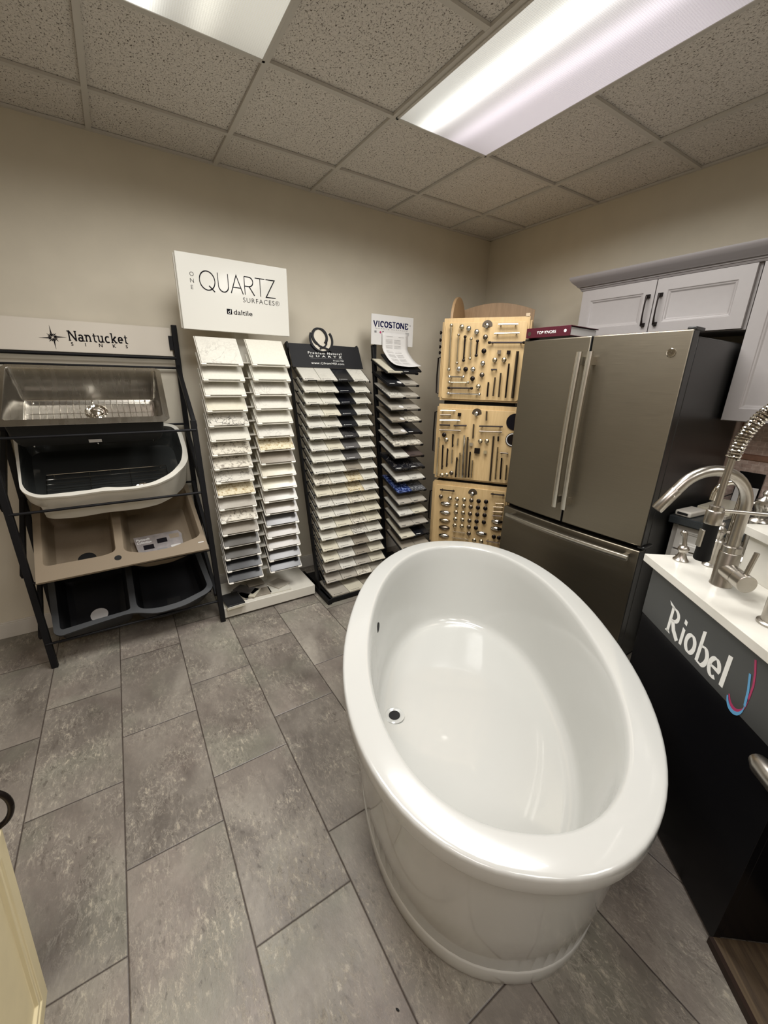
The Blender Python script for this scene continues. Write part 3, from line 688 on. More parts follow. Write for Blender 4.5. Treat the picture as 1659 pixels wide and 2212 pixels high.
# two round recessed pulls at the right edge of the middle board
for z_, m_, r_ in ((1.290, M_ink, .058), (1.165, M_bronze, .050)):
    pg = MB().prism([(x, z) for x, z in arc(0, 0, r_, r_, 90, 270, 24)], 0, .006, M=frame((.555, -.0145, z_), (1, 0, 0), (0, 0, 1))).build('round_pull', m_, HT, bevel=.001)
    if m_ is M_bronze:
        mb = MB(); mb.tube([(.555+x, -.0215, z_+z) for x, z in arc(0, 0, r_*.84, r_*.84, 90, 270, 24)], .004, 8); mb.build('rim', M_paper, pg, smooth=True)
# side faces: board seen edge-on, with pulls sticking out to the left
for z0, z1 in bands:
    hb('side_board', -.016, 0, .02, DT-.02, z0+.02, z1-.02, bevel=.001)
    hb('side_board', WT, WT+.014, .02, DT-.02, z0+.02, z1-.02, bevel=.001)
for zt in (1.885, 1.835, 1.79, 1.75):
    MB().lathe([(.005, 0), (.005, .012), (.012, .018), (.012, .024), (.003, .028)], 12, M=Matrix.Translation((-.016, .06, zt)) @ Matrix.Rotation(R(-90), 4, 'Y')).build('knob', M_bronze, HT, smooth=True)
for z0, z1 in ((1.46, 1.72), (1.02, 1.33), (.45, .70)):
    mb = MB(); mb.tube([(-.014, .07, z0), (-.045, .07, z0+.006), (-.048, .07, (z0+z1)/2), (-.045, .07, z1-.006), (-.014, .07, z1)], .006, 8); mb.build('pull', M_bronze, HT, smooth=True)
# crests on top
cp = [(0, 1.955)]+[(.0+WT*i/16, 2.055+.095*sin(pi*(.15+.72*i/16))) for i in range(17)]+[(WT, 1.955)]
MB().prism(cp, 0, .018, M=frame((0, DT, 0), (1, 0, 0), (0, 0, 1))).build('crest', M_mapled, HT, bevel=.001)
cp = [(.10, 1.955)]+arc(.34, 1.99, .24, .165, 180, 0, 16)+[(.58, 1.955)]
MB().prism(cp, 0, .018, M=frame((.018, 0, 0), (0, 1, 0), (0, 0, 1))).build('crest', M_mapled, HT, bevel=.001)
MB().box(.0, WT, .016, DT, 1.945, 1.957).build('top_panel', M_maple, HT)
MB().box(WT-.03, WT-.005, -.004, .01, 1.97, 1.99).build('bracket', M_gold, HT)

# ================================================================== FAUCET STAND
c0 = Vector((-1.772, -2.931, 0)); dd = Vector((-.618, -.787, 0)).normalized(); bk = Vector((.787, -.618, 0)).normalized()
# local frame: x = along front toward the viewer (s), y = into the stand, z up
sang = math.atan2(dd.y, dd.x)
# dd x up ... local y must equal bk : rotate so that x=-dd
RS = thing('faucet_display_stand', 'black faucet display stand with white top beside the bathtub', 'display stand', tuple(c0), (0, 0, math.atan2(-dd.y, -dd.x)))
# in this frame x runs away from the viewer along the front, y points outwards?  front normal
fy = Vector((-sin(math.atan2(-dd.y, -dd.x)), cos(math.atan2(-dd.y, -dd.x)), 0))
sg = 1 if fy.dot(bk) > 0 else -1      # sign of local y that goes into the stand
def LY(v): return v*sg
def sbox(mb, s0, s1, p0, p1, z0, z1):
    ys = sorted((LY(p0), LY(p1))); xs = sorted((-s0, -s1)); return mb.box(xs[0], xs[1], ys[0], ys[1], z0, z1)
def LP(s, p, z): return (-s, LY(p), z)
sbox(MB(), -.70, 0, 0, .02, .012, .900).build('front_panel', M_blackgl, RS, bevel=.001)
sbox(MB(), -.70, -.68, .02, .55, .012, .900).build('side_panel', M_blackgl, RS, bevel=.001)
sbox(MB(), -.02, .0, .02, .55, .03, .900).build('side_panel', M_blackgl, RS, bevel=.001)
sbox(MB(), 0, .55, .22, .24, .03, .900).build('back_panel', M_blackgl, RS, bevel=.001)
mb = MB(); sbox(mb, -.70, .55, -.003, .0, .690, .898); sgn = mb.build('charcoal_band', M_char, RS)  # charcoal band across the upper part of the black front, behind the lettering
sbox(MB(), -.735, .55, -.028, .56, .900, .930).build('countertop', M_top, RS, bevel=.002)
sbox(MB(), -.615, .55, .236, .56, .930, 1.076).build('riser', M_top, RS, bevel=.001)
sbox(MB(), -.640, .55, .214, .58, 1.076, 1.106).build('riser_top', M_top, RS, bevel=.002)
pl = sbox(MB(), .0, .60, .0, .22, .0, .026).build('plinth', M_dwood, RS)
sbox(MB(), .0, .60, -.012, .0, .0, .026).build('plinth_edge', M_dwood_e, RS)
# sign lettering, plane at depth -.0035 ; text x runs with s
Mt = frame(LP(0, -.0032, 0), (-1, 0, 0), (0, 0, 1))    # local x -> +s, local y -> z
def rib(strokes, name, mat, par=RS):
    mb = MB()
    for pts, tv, th in strokes: ribbon(mb, pts, tv, th, Mt)
    return mb.build(name, mat, par)
def poly(mb, pts, M=None, z=.0006):
    n = len(pts); mb.add([(x, y, 0) for x, y in pts]+[(x, y, z) for x, y in pts], [tuple(range(n, 2*n))]+[(i, (i+1) % n, n+(i+1) % n, n+i) for i in range(n)], M)
x0 = -.553; zb = .713; hh = .108; xh = .068
mb = MB()
def sb(x, w, z0_, z1_, slope=0): poly(mb, [(x, z0_), (x+w, z0_), (x+w, z1_-slope), (x, z1_)], Mt)
# R : tall stem with flag serif, bowl and long leg
sb(x0+.016, .014, zb, zb+hh*.93); poly(mb, [(x0-.004, zb+hh+.004), (x0+.034, zb+hh*.93), (x0+.030, zb+hh*.86), (x0+.006, zb+hh*.93)], Mt)
poly(mb, [(x0+.008, zb), (x0+.038, zb), (x0+.030, zb+.008), (x0+.016, zb+.010)], Mt)
ribbon(mb, [(x0+.024, zb+hh*.90)]+arc(x0+.034, zb+hh*.70, .026, .022, 90, -90, 12)+[(x0+.024, zb+hh*.49)], .014, .006, Mt)
ribbon(mb, [(x0+.036, zb+hh*.50), (x0+.052, zb+hh*.22), (x0+.080, zb)], .016, .010, Mt)
# i
xi = x0+.092; sb(xi, .014, zb, zb+xh-.004, .003); poly(mb, [(xi, zb+xh+.012), (xi+.014, zb+xh+.009), (xi+.014, zb+xh+.025), (xi, zb+xh+.028)], Mt)
# o
ribbon(mb, arc(x0+.143, zb+xh/2, .021, xh/2-.003, 0, 360, 26), .015, .006, Mt)
# b
xb = x0+.180; sb(xb, .014, zb+.002, zb+hh*1.02, -.006); ribbon(mb, [(xb+.010, zb+xh-.006)]+arc(xb+.024, zb+xh/2, .021, xh/2-.003, 90, -90, 16)+[(xb+.008, zb+.004)], .015, .006, Mt)
# e
xe = x0+.236; ribbon(mb, [(xe+.006, zb+xh*.50), (xe+.042, zb+xh*.50)]+arc(xe+.024, zb+xh/2, .020, xh/2-.003, 10, 305, 22), .014, .006, Mt)
# l
xl = x0+.294; sb(xl, .016, zb+.002, zb+hh*1.0, -.003)
mb.build('lettering', M_wink, RS)
mb = MB(); a = arc(-.188, .745, .032, .052, -150, 12, 18); ribbon(mb, [(-.208, .862-.0)]+[] if 0 else a[:], .001, .010, Mt)
ribbon(mb, [(-.157, .755), (-.158, .80), (-.166, .835), (-.178, .868)], .006, .003, Mt)
mb.build('swoosh', M_red, RS)
mb = MB(); a = arc(-.190, .722, .030, .040, -165, 8, 18); ribbon(mb, a, .002, .011, Mt); ribbon(mb, [(-.160, .728), (-.166, .775), (-.178, .822)], .007, .003, Mt)
o = mb.build('swoosh', M_blue, RS); o.location = Mt.to_3x3() @ Vector((0, 0, .0004))
# pull knob on the front, cut by the frame edge
mb = MB(); mb.tube([LP(-.050, -.034, .664), LP(-.046, -.036, .664), LP(-.025, -.040, .664), LP(.03, -.040, .664), LP(.10, -.036, .664), LP(.11, -.03, .664)], [.006, .018, .026, .028, .020, .010], 16); mb.tube([LP(.04, 0, .668), LP(.04, -.035, .668)], .008, 10)
mb.build('lever_pull', M_nickel, RS, smooth=True)

def FP(s, p, z): return c0+dd*s+bk*p+Vector((0, 0, z))
nf = -bk
# main pull-down faucet
F1 = thing('kitchen_faucet', 'large brushed nickel pull-down kitchen faucet arching left over the white top', 'faucet', tuple(FP(-.5, .10, .930)))
def L1(r, z, s=0): v = nf*r+dd*s; return (v.x, v.y, z)
mb = MB().lathe([(.0315, 0), (.0315, .004), (.030, .006), (.030, .118), (.0285, .120), (.027, .120), (.027, .140), (.024, .142)], 32); mb.build('faucet_body', M_nickel, F1, smooth=True)
pts = [L1(0, .135), L1(0, .20), L1(0, .265)]
for i in range(1, 17): a = R(180-9.4*i); pts.append(L1(.113+.113*cos(a), .272+.115*sin(a)))
e0 = Vector(pts[-1]); dv = (Vector(pts[-1])-Vector(pts[-2])).normalized(); pts += [tuple(e0+dv*.012)]
mb = MB(); mb.tube(pts, .0168, 20); mb.build('spout', M_nickel, F1, smooth=True)
e1 = Vector(pts[-1]); mb = MB(); mb.tube([e1, e1+dv*.002, e1+dv*.078, e1+dv*.080], [.0168, .0174, .0174, .0164], 20); sh_ = mb.build('spray_head', M_nickel, F1, smooth=True)
mb = MB(); mb.sphere(e1+dv*.02+dd*.017, .004, seg=10); mb.build('button', M_chrome, sh_, smooth=True)
hd = dd*.96+nf*.10; hd.normalize(); zc = .058
mb = MB(); mb.tube([Vector((0, 0, zc)), Vector((0, 0, zc))+hd*.068], .0275, 28); mb.tube([Vector((0, 0, zc))+hd*.068, Vector((0, 0, zc))+hd*.070], .026, 28); mb.build('valve_barrel', M_nickel, F1, smooth=True)
mb = MB(); mb.tube([Vector((0, 0, zc))+hd*.070, Vector((0, 0, zc))+hd*.071, Vector((0, 0, zc))+hd*.112, Vector((0, 0, zc))+hd*.113], [.026, .028, .028, .0268], 28); lv = mb.build('handle_cap', M_nickel, F1, smooth=True)
b0 = Vector((0, 0, zc+.02))+hd*.094; mb = MB(); mb.tube([b0, b0+Vector((0, 0, .080))+bk*.012], .0072, 14); mb.build('lever', M_nickel, lv, smooth=True)
# spring pre-rinse faucet
F2 = thing('spring_faucet', 'spring neck faucet with black spray grip at the right edge', 'faucet', tuple(FP(-.262, .085, .930)))
def L2(r, z, s=0): v = nf*r+dd*s; return Vector((v.x, v.y, z))
MB().lathe([(.038, 0), (.038, .006), (.034, .009), (.030, .010), (.030, .14), (.026, .145), (.018, .147), (.018, .20), (.012, .205), (.012, .56)], 28).build('faucet_body', M_nickel, F2, smooth=True)
R2 = .215; sL = -.035
mb = MB(); mb.tube([L2(0, .318), L2(R2-.02, .318, sL)], .0055, 12); mb.lathe([(.016, .300), (.016, .336)], 20); mb.build('support_arm', M_nickel, F2, smooth=True)
gr = MB().lathe([(.018, .172), (.020, .176), (.019, .20), (.018, .275), (.0178, .282)], 24, M=Matrix.Translation(L2(R2, 0, sL))).build('spray_grip', M_rubber, F2, smooth=True)
MB().lathe([(.0195, .280), (.0205, .284), (.0205, .316), (.019, .318), (.016, .319), (.016, .330), (.012, .331)], 24, M=Matrix.Translation(L2(R2, 0, sL))).build('collar', M_nickel, F2, smooth=True)
o_ = L2(R2+.019, .24, sL); mb = MB(); mb.rings([[o_+Vector((nf.x*a, nf.y*a, 0))+dd*b+Vector((0, 0, z)) for a, b in ((-.006, -.008), (.003, -.008), (.003, .008), (-.006, .008))] for z in (-.028, .022)]); mb.build('trigger', M_nickel, gr, bevel=.001)
# hose path
hp = [L2(R2, .33, sL), L2(R2, .40, sL)]
NN = 22
for i in range(1, NN+1):
    a = pi*i/NN; hp.append(L2(R2/2+R2/2*cos(a), .42+.19*sin(a)**.8, sL*(1-i/NN)))
hp += [L2(0, .42)]
mb = MB(); mb.tube([hp[0], hp[1], hp[2], hp[3]], .0085, 12); mb.build('riser_tube', M_nickel, F2, smooth=True)
mb = MB(); mb.tube(hp[2:], .0105, 10); mb.build('hose', M_gun, F2, smooth=True)
# spring coil around hose
def resample(P_, n):
    L = [0]
    for a, b in zip(P_, P_[1:]): L.append(L[-1]+(b-a).length)
    out = []
    for i in range(n):
        q = L[-1]*i/(n-1); k_ = max(j for j in range(len(L)) if L[j] <= q+1e-9); k_ = min(k_, len(P_)-2)
        f_ = (q-L[k_])/max(1e-9, L[k_+1]-L[k_]); out.append(P_[k_].lerp(P_[k_+1], f_))
    return out, L[-1]
path, LL = resample(hp[2:], 560); turns = 56; coil = []
for i in range(0, 560):
    p_ = path[i]; d_ = (path[min(i+1, 559)]-path[max(i-1, 0)]).normalized(); a_ = dd; b_ = d_.cross(a_).normalized(); a_ = b_.cross(d_)
    ph = 2*pi*turns*i/559; coil.append(p_+(a_*cos(ph)+b_*sin(ph))*.0150)
path2, _ = resample(coil, 1400)
mb = MB(); mb.tube(path2, .0024, 6); mb.build('spring', M_chrome, F2, smooth=True)
# traditional widespread set: two small lever handles + spout on the riser
def trad_handle(s, p, z, label, h=.10, lever=True, ang_=0):
    t = thing('lever_tap', label, 'tap', tuple(FP(s, p, z)))
    MB().lathe([(.026, 0), (.026, .003), (.020, .010), (.014, .024), (.012, .032), (.018, .040), (.019, .048), (.015, .056), (.009, .060)], 24).build('handle_base', M_nickel, t, smooth=True)
    mb = MB(); dr_ = Vector((cos(ang_), sin(ang_), 0))
    mb.tube([Vector((0, 0, .058)), Vector((0, 0, .075))+dr_*.004, Vector((0, 0, .095))+dr_*.010, Vector((0, 0, .102))+dr_*.016], [.009, .007, .008, .012], 14); mb.sphere(Vector((0, 0, .104))+dr_*.018, .012, seg=12)
    mb.build('lever', M_nickel, t, smooth=True); return t
trad_handle(-.688, .0795, .930, 'small traditional brushed nickel lever handle at the left corner of the white top', ang_=1.0)
def vase(s, p, z, label, sc=1):
    t = thing('faucet_valve', label, 'faucet valve', tuple(FP(s, p, z)))
    MB().lathe([(r*sc, q*sc) for r, q in ((.026, 0), (.026, .004), (.017, .012), (.014, .04), (.016, .07), (.021, .10), (.017, .106), (.012, .108), (.013, .125), (.018, .135), (.016, .147), (.008, .153), (.006, .157), (.009, .163), (.006, .170), (.002, .172))], 24).build('valve_body', M_nickel, t, smooth=True)
    mb = MB()
    for q in (0, 90, 180, 270):
        v = Vector((cos(R(q+25)), sin(R(q+25)), 0))*sc; z_ = Vector((0, 0, .138*sc)); mb.tube([z_, z_+v*.02, z_+v*.034], [.004*sc, .004*sc, .006*sc], 8); mb.sphere(z_+v*.036, .007*sc, seg=8)
    mb.build('cross_handle', M_nickel, t, smooth=True); return t
vase(-.655, .165, .930, 'brushed nickel cross-handle valve half hidden behind the large faucet')
vase(-.715, .33, .9305, 'tall brushed nickel cross-handle valve behind the left end of the raised white shelf', 1.65)
F3 = thing('bridge_faucet', 'slim polished arched spout seen through the curve of the large faucet', 'faucet', tuple(FP(-.70, .235, .9305)))
pts = [Vector((0, 0, 0)), Vector((0, 0, .24))]
for i in range(0, 13): a = R(180-15*i); v = nf*(.048+.048*cos(a)); pts.append(Vector((v.x, v.y, .255+.055*sin(a))))
pts.append(pts[-1]-Vector((0, 0, .015)))
mb = MB(); mb.lathe([(.024, 0), (.022, .006), (.014, .012)], 20); mb.tube(pts, .011, 14); mb.build('spout', M_chrome, F3, smooth=True)

# ================================================================== SINK RACK
SR = thing('sink_display_rack', 'black tubular steel rack holding four sinks against the back wall', 'display rack')
def post(name, a, b, w_=.03, h_=.03): return MB().beam(a, b, w_, h_, (0, 1, 0)).build(name, M_black, SR, bevel=.002)
xbL, xbR = -3.555, -2.652
for x in (xbL, xbR):
    post('rear_post', (x, -.035, 0), (x, -.035, 1.665 if 0 else 1.842))
post('front_post', (-3.530, -.478, 0), (-3.545, -.470, 1.30))
post('front_post', (-2.642, -.490, 0), (-2.668, -.470, 1.315))
for x in (xbL+.0, xbR-.008):
    for zt, zl in ((1.60, 1.275), (1.24, .92), (.86, .56), (.48, .19)):
        post('support_arm', (x, -.05, zt), (x, -.465, zl), .022, .034)
def rod(name, z, y, xa=-3.54, xb=-2.66, r=.007):
    mb = MB(); mb.tube([(xa, y, z), (xb, y, z)], r, 10); mb.build(name, M_black, SR, smooth=True)
for z, y in ((1.262, -.482), (.895, -.482), (.52, -.482), (.155, -.488)): rod('front_bar', z, y)
for z in (1.595, 1.25, .86, .30): rod('rear_bar', z, -.035, -3.55, -2.66)
rod('sign_rail', 1.652, -.045, -3.55, -2.66, .009)
rod('foot_bar', .05, -.035, -3.55, -2.66)
SG = MB().box(-3.52, -2.676, -.034, -.030, 1.664, 1.825).build('sign_board', simple('sign_white', lin(214, 206, 192), .5), SR)
MB().box(-2.690, -2.668, -.046, -.036, 1.70, 1.78).build('sign_clip', M_black, SR)
MS = frame((0, -.0345, 0), (1, 0, 0), (0, 0, 1))
stroke_text('lettering', 'Nantucket', M_ink, MS @ Matrix.Translation((-3.186, 1.722, 0)), .282, .052, .125, .10, .11, .10, SR, gap=.04)
for ch, x in zip('SINKS', (-3.179, -3.115, -3.051, -2.985, -2.921)):
    font_text('lettering', ch, M_ink, MS @ Matrix.Translation((x, 1.697, 0)), height=.018, off=.02, parent=SR)
mb = MB()
for q in range(16):
    a = R(22.5*q+4); Lq = .062 if q % 4 == 0 else (.030 if q % 2 == 0 else .022); wd = .0065 if q % 4 == 0 else .0045
    cxs, czs = -3.254, 1.7345; d_ = Vector((cos(a), sin(a))); p_ = Vector((-d_.y, d_.x)); m0 = .010 if q % 4 == 0 else .016
    poly(mb, [(cxs+d_.x*.004, czs+d_.y*.004), (cxs+d_.x*m0+p_.x*wd, czs+d_.y*m0+p_.y*wd), (cxs+d_.x*Lq, czs+d_.y*Lq), (cxs+d_.x*m0-p_.x*wd*.2, czs+d_.y*m0-p_.y*wd*.2)], MS)
mb.build('compass_rose', M_ink, SR)

def offset_poly(P_, d):
    n = len(P_); out = []
    ar = sum(P_[i][0]*P_[(i+1) % n][1]-P_[(i+1) % n][0]*P_[i][1] for i in range(n)); sgn = 1 if ar > 0 else -1
    for i in range(n):
        a = Vector(P_[i-1]); b = Vector(P_[i]); c_ = Vector(P_[(i+1) % n])
        d1 = (b-a).normalized(); d2 = (c_-b).normalized(); n1 = Vector((-d1.y, d1.x))*sgn; n2 = Vector((-d2.y, d2.x))*sgn
        nn = (n1+n2); nn = nn.normalized() if nn.length > 1e-4 else n1
        k_ = d/max(.5, nn.dot(n1)); out.append((b.x+nn.x*k_, b.y+nn.y*k_))
    return out
def round_poly(P_, r, n=5):
    out = []; N = len(P_)
    for i in range(N):
        a = Vector(P_[i-1]); b = Vector(P_[i]); c_ = Vector(P_[(i+1) % N])
        r1 = min(r, (a-b).length*.45, (c_-b).length*.45); p0 = b+(a-b).normalized()*r1; p1 = b+(c_-b).normalized()*r1
        for k_ in range(n+1):
            t_ = k_/n; out.append(tuple(p0*(1-t_)**2+b*2*t_*(1-t_)+p1*t_*t_))
    return out
def sink_mesh(outer, bowls, depth, lip, shell=.008, fr=.04):
    """bmesh of rim + bowls (open top) + shell ; local z = rim normal"""
    bm = bmesh.new()
    def loop(P_, z): return [bm.verts.new((x, y, z)) for x, y in P_]
    def edges(vs): return [bm.edges.new((vs[i], vs[(i+1) % len(vs)])) for i in range(len(vs))]
    def loft(a, b):
        n = len(a)
        for i in range(n): bm.faces.new((a[i], a[(i+1) % n], b[(i+1) % n], b[i]))
    o0 = loop(outer, 0); es = edges(o0); tops = []
    for B_ in bowls:
        l = loop(B_, 0); es += edges(l); tops.append(l)
    bmesh.ops.triangle_fill(bm, edges=es, use_beauty=True, use_dissolve=False)
    # drop triangles inside bowls
    def inside(p, P_):
        c_ = False; n = len(P_)
        for i in range(n):
            (x1, y1), (x2, y2) = P_[i], P_[(i+1) % n]
            if (y1 > p[1]) != (y2 > p[1]) and p[0] < (x2-x1)*(p[1]-y1)/(y2-y1)+x1: c_ = not c_
        return c_
    dead = [f for f in bm.faces if any(inside(f.calc_center_median()[:2], B_) for B_ in bowls)]
    bmesh.ops.delete(bm, geom=dead, context='FACES_ONLY')
    o1 = loop(outer, -lip); loft(o0, o1)
    o2 = loop(offset_poly(outer, .006), -lip); loft(o1, o2)
    for l, B_ in zip(tops, bowls):
        xs_ = [p[0] for p in B_]; ys_ = [p[1] for p in B_]; mx, my = (min(xs_)+max(xs_))/2, (min(ys_)+max(ys_))/2; hx, hy_ = (max(xs_)-min(xs_))/2, (max(ys_)-min(ys_))/2
        def offs(P_, d): return [(mx+(x-mx)*(hx-d)/hx, my+(y-my)*(hy_-d)/hy_) for x, y in P_]
        prev = l
        for ins, z in ((.004, -.006), (.012, -depth*.55), (.018, -depth+fr), (.018+fr*.3, -depth+fr*.3), (.018+fr, -depth)):
            q = loop(offs(B_, ins), z); loft(prev, q); prev = q
        bm.faces.new(prev)
        prev = loop(offs(B_, -shell), -lip*.5)
        for ins, z in ((.004-shell, -depth*.55), (.018-shell, -depth+fr-shell), (.018+fr*.3-shell, -depth+fr*.3-shell), (.018+fr-shell, -depth-shell)):
            q = loop(offs(B_, ins), z); loft(prev, q); prev = q
        bm.faces.new(prev)
    bmesh.ops.recalc_face_normals(bm, faces=bm.faces)
    return bm
def put_bm(bm, name, mats, parent, matfn=None):
    me = bpy.data.meshes.new(name); bm.to_mesh(me); bm.free()
    for m_ in mats: me.materials.append(m_)
    me.polygons.foreach_set('use_smooth', [True]*len(me.polygons)); me.set_sharp_from_angle(angle=R(40))
    if matfn:
        for p_ in me.polygons: p_.material_index = matfn(p_)
    o = bpy.data.objects.new(name, me); COL.objects.link(o); o.parent = parent; return o
def sinkroot(label, y0, z0, th): return thing('sink', label, 'sink', (0, y0, z0), (R(th), 0, 0))
def grid(parent, x0, x1, y0, y1, z, nx, ny, r=.0018):
    mb = MB()
    for i in range(nx+1): x = x0+(x1-x0)*i/nx; mb.tube([(x, y0, z), (x, y1, z)], r, 5)
    for i in range(ny+1): y = y0+(y1-y0)*i/ny; mb.tube([(x0, y, z+.003), (x1, y, z+.003)], r*1.3, 5)
    for x in (x0+.03, (x0+x1)/2, x1-.03):
        for y in (y0, y1): mb.tube([(x, y, z), (x, y, z-.014)], .004, 6)
    mb.build('bottom_grid', M_chrome, parent, smooth=True)
def drain(parent, x, y, z, m_=M_chrome):
    dr_ = MB().lathe([(.056, 0), (.056, .004), (.050, .008), (.044, .004), (.038, -.012+.013), (.030, .001)], 28, M=Matrix.Translation((x, y, z))).build('drain', m_, parent, smooth=True)
    MB().lathe([(.028, .0), (.030, .010), (.020, .016), (.010, .018)], 20, M=Matrix.Translation((x, y, z))).build('strainer', m_, dr_, smooth=True)
V = lambda P_: [(x, -v) for x, v in P_]
# stainless
S1 = sinkroot('rectangular stainless steel sink with wire grid, highest on the black rack', -.15, 1.59, 37)
outl = V([(-3.480, .022), (-3.462, .0), (-2.795, .0), (-2.772, .022), (-2.786, .425), (-2.812, .450), (-3.478, .450), (-3.495, .43)])
b1 = round_poly(V([(-3.462, .020), (-2.797, .020), (-2.815, .410), (-3.475, .410)]), .02)
o = put_bm(sink_mesh(outl, [b1], .205, .003, .003, .03), 'basin', [M_sinkst, M_under], S1)
for p_ in o.data.polygons:
    cx, cy, cz = p_.center; n_ = p_.normal
    if cz < -.0018 and not (n_.z > .3 or Vector((-3.137-cx, -.215-cy)).dot(Vector((n_.x, n_.y))) > 0): p_.material_index = 1
grid(S1, -3.43, -2.84, -.385, -.055, -.190, 20, 3, .0012)
drain(S1, -3.12, -.135, -.2045)
MB().box(-3.168, -3.112, -.4345, -.4325, -.145, -.125).build('label_sticker', M_paper, S1)
# farmhouse
S2 = sinkroot('white-rimmed farmhouse sink with dark interior, second from the top of the rack', -.12, 1.23, 33)
outl = V([(-3.512, -.02), (-3.478, .400), (-3.458, .436), (-3.415, .470), (-3.287, .480), (-3.18, .472), (-3.15, .470), (-3.08, .475), (-2.985, .476), (-2.894, .460), (-2.806, .414), (-2.735, .338), (-2.704, .275), (-2.697, .172), (-2.700, .03), (-2.722, -.035), (-2.775, -.06), (-3.47, -.06), (-3.50, -.05)]); outl = round_poly(outl, .03, 4)
b2 = round_poly(V([(-3.494, .0), (-3.470, .375), (-3.448, .425), (-3.40, .455), (-3.19, .452), (-3.136, .442), (-3.076, .456), (-3.004, .460), (-2.913, .443), (-2.815, .385), (-2.748, .30), (-2.722, .20), (-2.724, .03), (-2.745, -.02), (-2.785, -.035), (-3.46, -.035)]), .04, 4)
def fm(p_): return 1 if (p_.center[2] < -.010 and p_.index >= 0) else 0
o = put_bm(sink_mesh(outl, [b2], .145, .012, .010, .04), 'basin', [M_ceram, M_fcdark], S2)
# interior faces are dark: those whose normal points into the bowl
for p_ in o.data.polygons:
    cx, cy, cz = p_.center; n_ = p_.normal
    inner = cz < -.002 and (n_.z > .3 or (Vector((-3.1-cx, -.19-cy)).dot(Vector((n_.x, n_.y))) > 0 and cz < -.002))
    p_.material_index = 1 if inner else 0
# apron wall under the front of the rim
ap = round_poly([p for p in V([(-3.47, .405), (-3.40, .466), (-3.287, .476), (-3.15, .466), (-3.08, .470), (-2.985, .471), (-2.894, .456), (-2.806, .410), (-2.735, .335), (-2.708, .272), (-2.70, .172), (-2.703, .03)])], .03, 4)[5:-5]
mb = MB(); rs_ = [[(x, y, z) for x, y in ap] for z in (-.010, -.19, -.200)]
cxa = -3.08; rs_[1] = [(cxa+(x-cxa)*.985, y+.012, -.19) for x, y in ap]; rs_[2] = [(cxa+(x-cxa)*.96, y+.03, -.203) for x, y in ap]
back = [(cxa+(x-cxa)*.95, y+.034, z) for z in (-.012,) for x, y in ap]
mb.rings(rs_+[[(cxa+(x-cxa)*.93, y+.036, -.200) for x, y in ap]], False, False, False)
mb.build('apron', M_ceram, S2, smooth=True)
grid(S2, -3.40, -2.82, -.375, -.19, -.128, 3, 5, .0014)
drain(S2, -2.96, -.36, -.1445)
MB().box(-3.168, -3.111, -.062, -.052, -.044, -.042).build('label_sticker', M_gun, S2, rot=(R(-82), 0, 0), loc=(0, .03, -.09))
# beige composite double bowl
S3 = sinkroot('beige composite double-bowl sink with a brochure in it, third on the rack', -.10, .84, 30)
outl = V([(-3.515, -.03), (-3.492, .562), (-2.683, .545), (-2.70, -.03)])
bL = round_poly(V([(-3.478, .0), (-3.464, .463), (-3.205, .458), (-3.146, .441), (-3.146, .0)]), .03)
bR = round_poly(V([(-3.102, .0), (-3.110, .452), (-3.019, .487), (-2.878, .485), (-2.731, .442), (-2.708, .418), (-2.722, .0)]), .03)
put_bm(sink_mesh(outl, [bL, bR], .175, .012, .008, .04), 'basin', [M_comp], S3)
MB().lathe([(.017, 0), (.017, .0012)], 24).build('tap_hole', M_hole, S3, loc=(-3.141, -.491, 0))
MB().box(-2.732, -2.701, -.488, -.482, 0, .001).build('label_sticker', M_paper, S3)
for x in (-3.30, -2.93): MB().lathe([(.045, 0), (.045, .001)], 24).build('drain_opening', M_hole, S3, loc=(x, -.32, -.1745))
# charcoal composite double bowl
S4 = sinkroot('charcoal composite double-bowl sink with curved front, lowest on the rack', -.10, .47, 30)
outl = V([(-3.525, .0), (-3.490, .486), (-3.463, .510), (-3.320, .490), (-3.13, .470), (-3.006, .520), (-2.854, .512), (-2.710, .460), (-2.672, .424), (-2.700, .0)]); outl = round_poly(outl, .05, 4)
bL = round_poly(V([(-3.490, .025), (-3.462, .474), (-3.318, .460), (-3.158, .450), (-3.134, .444), (-3.134, .025)]), .02)
bR = round_poly(V([(-3.100, .025), (-3.102, .456), (-3.001, .484), (-2.874, .478), (-2.733, .434), (-2.704, .405), (-2.735, .025)]), .05)
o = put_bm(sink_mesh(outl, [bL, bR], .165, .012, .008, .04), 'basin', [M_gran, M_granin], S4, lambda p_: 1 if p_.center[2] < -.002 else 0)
MB().lathe([(.045, 0), (.045, .001)], 24).build('drain_opening', M_paper, S4, loc=(-3.303, -.33, -.1645))
MB().box(-.04, .04, -.03, .03, 0, .001).build('drain_opening', M_hole, S4, loc=(-2.90, -.36, -.1645))
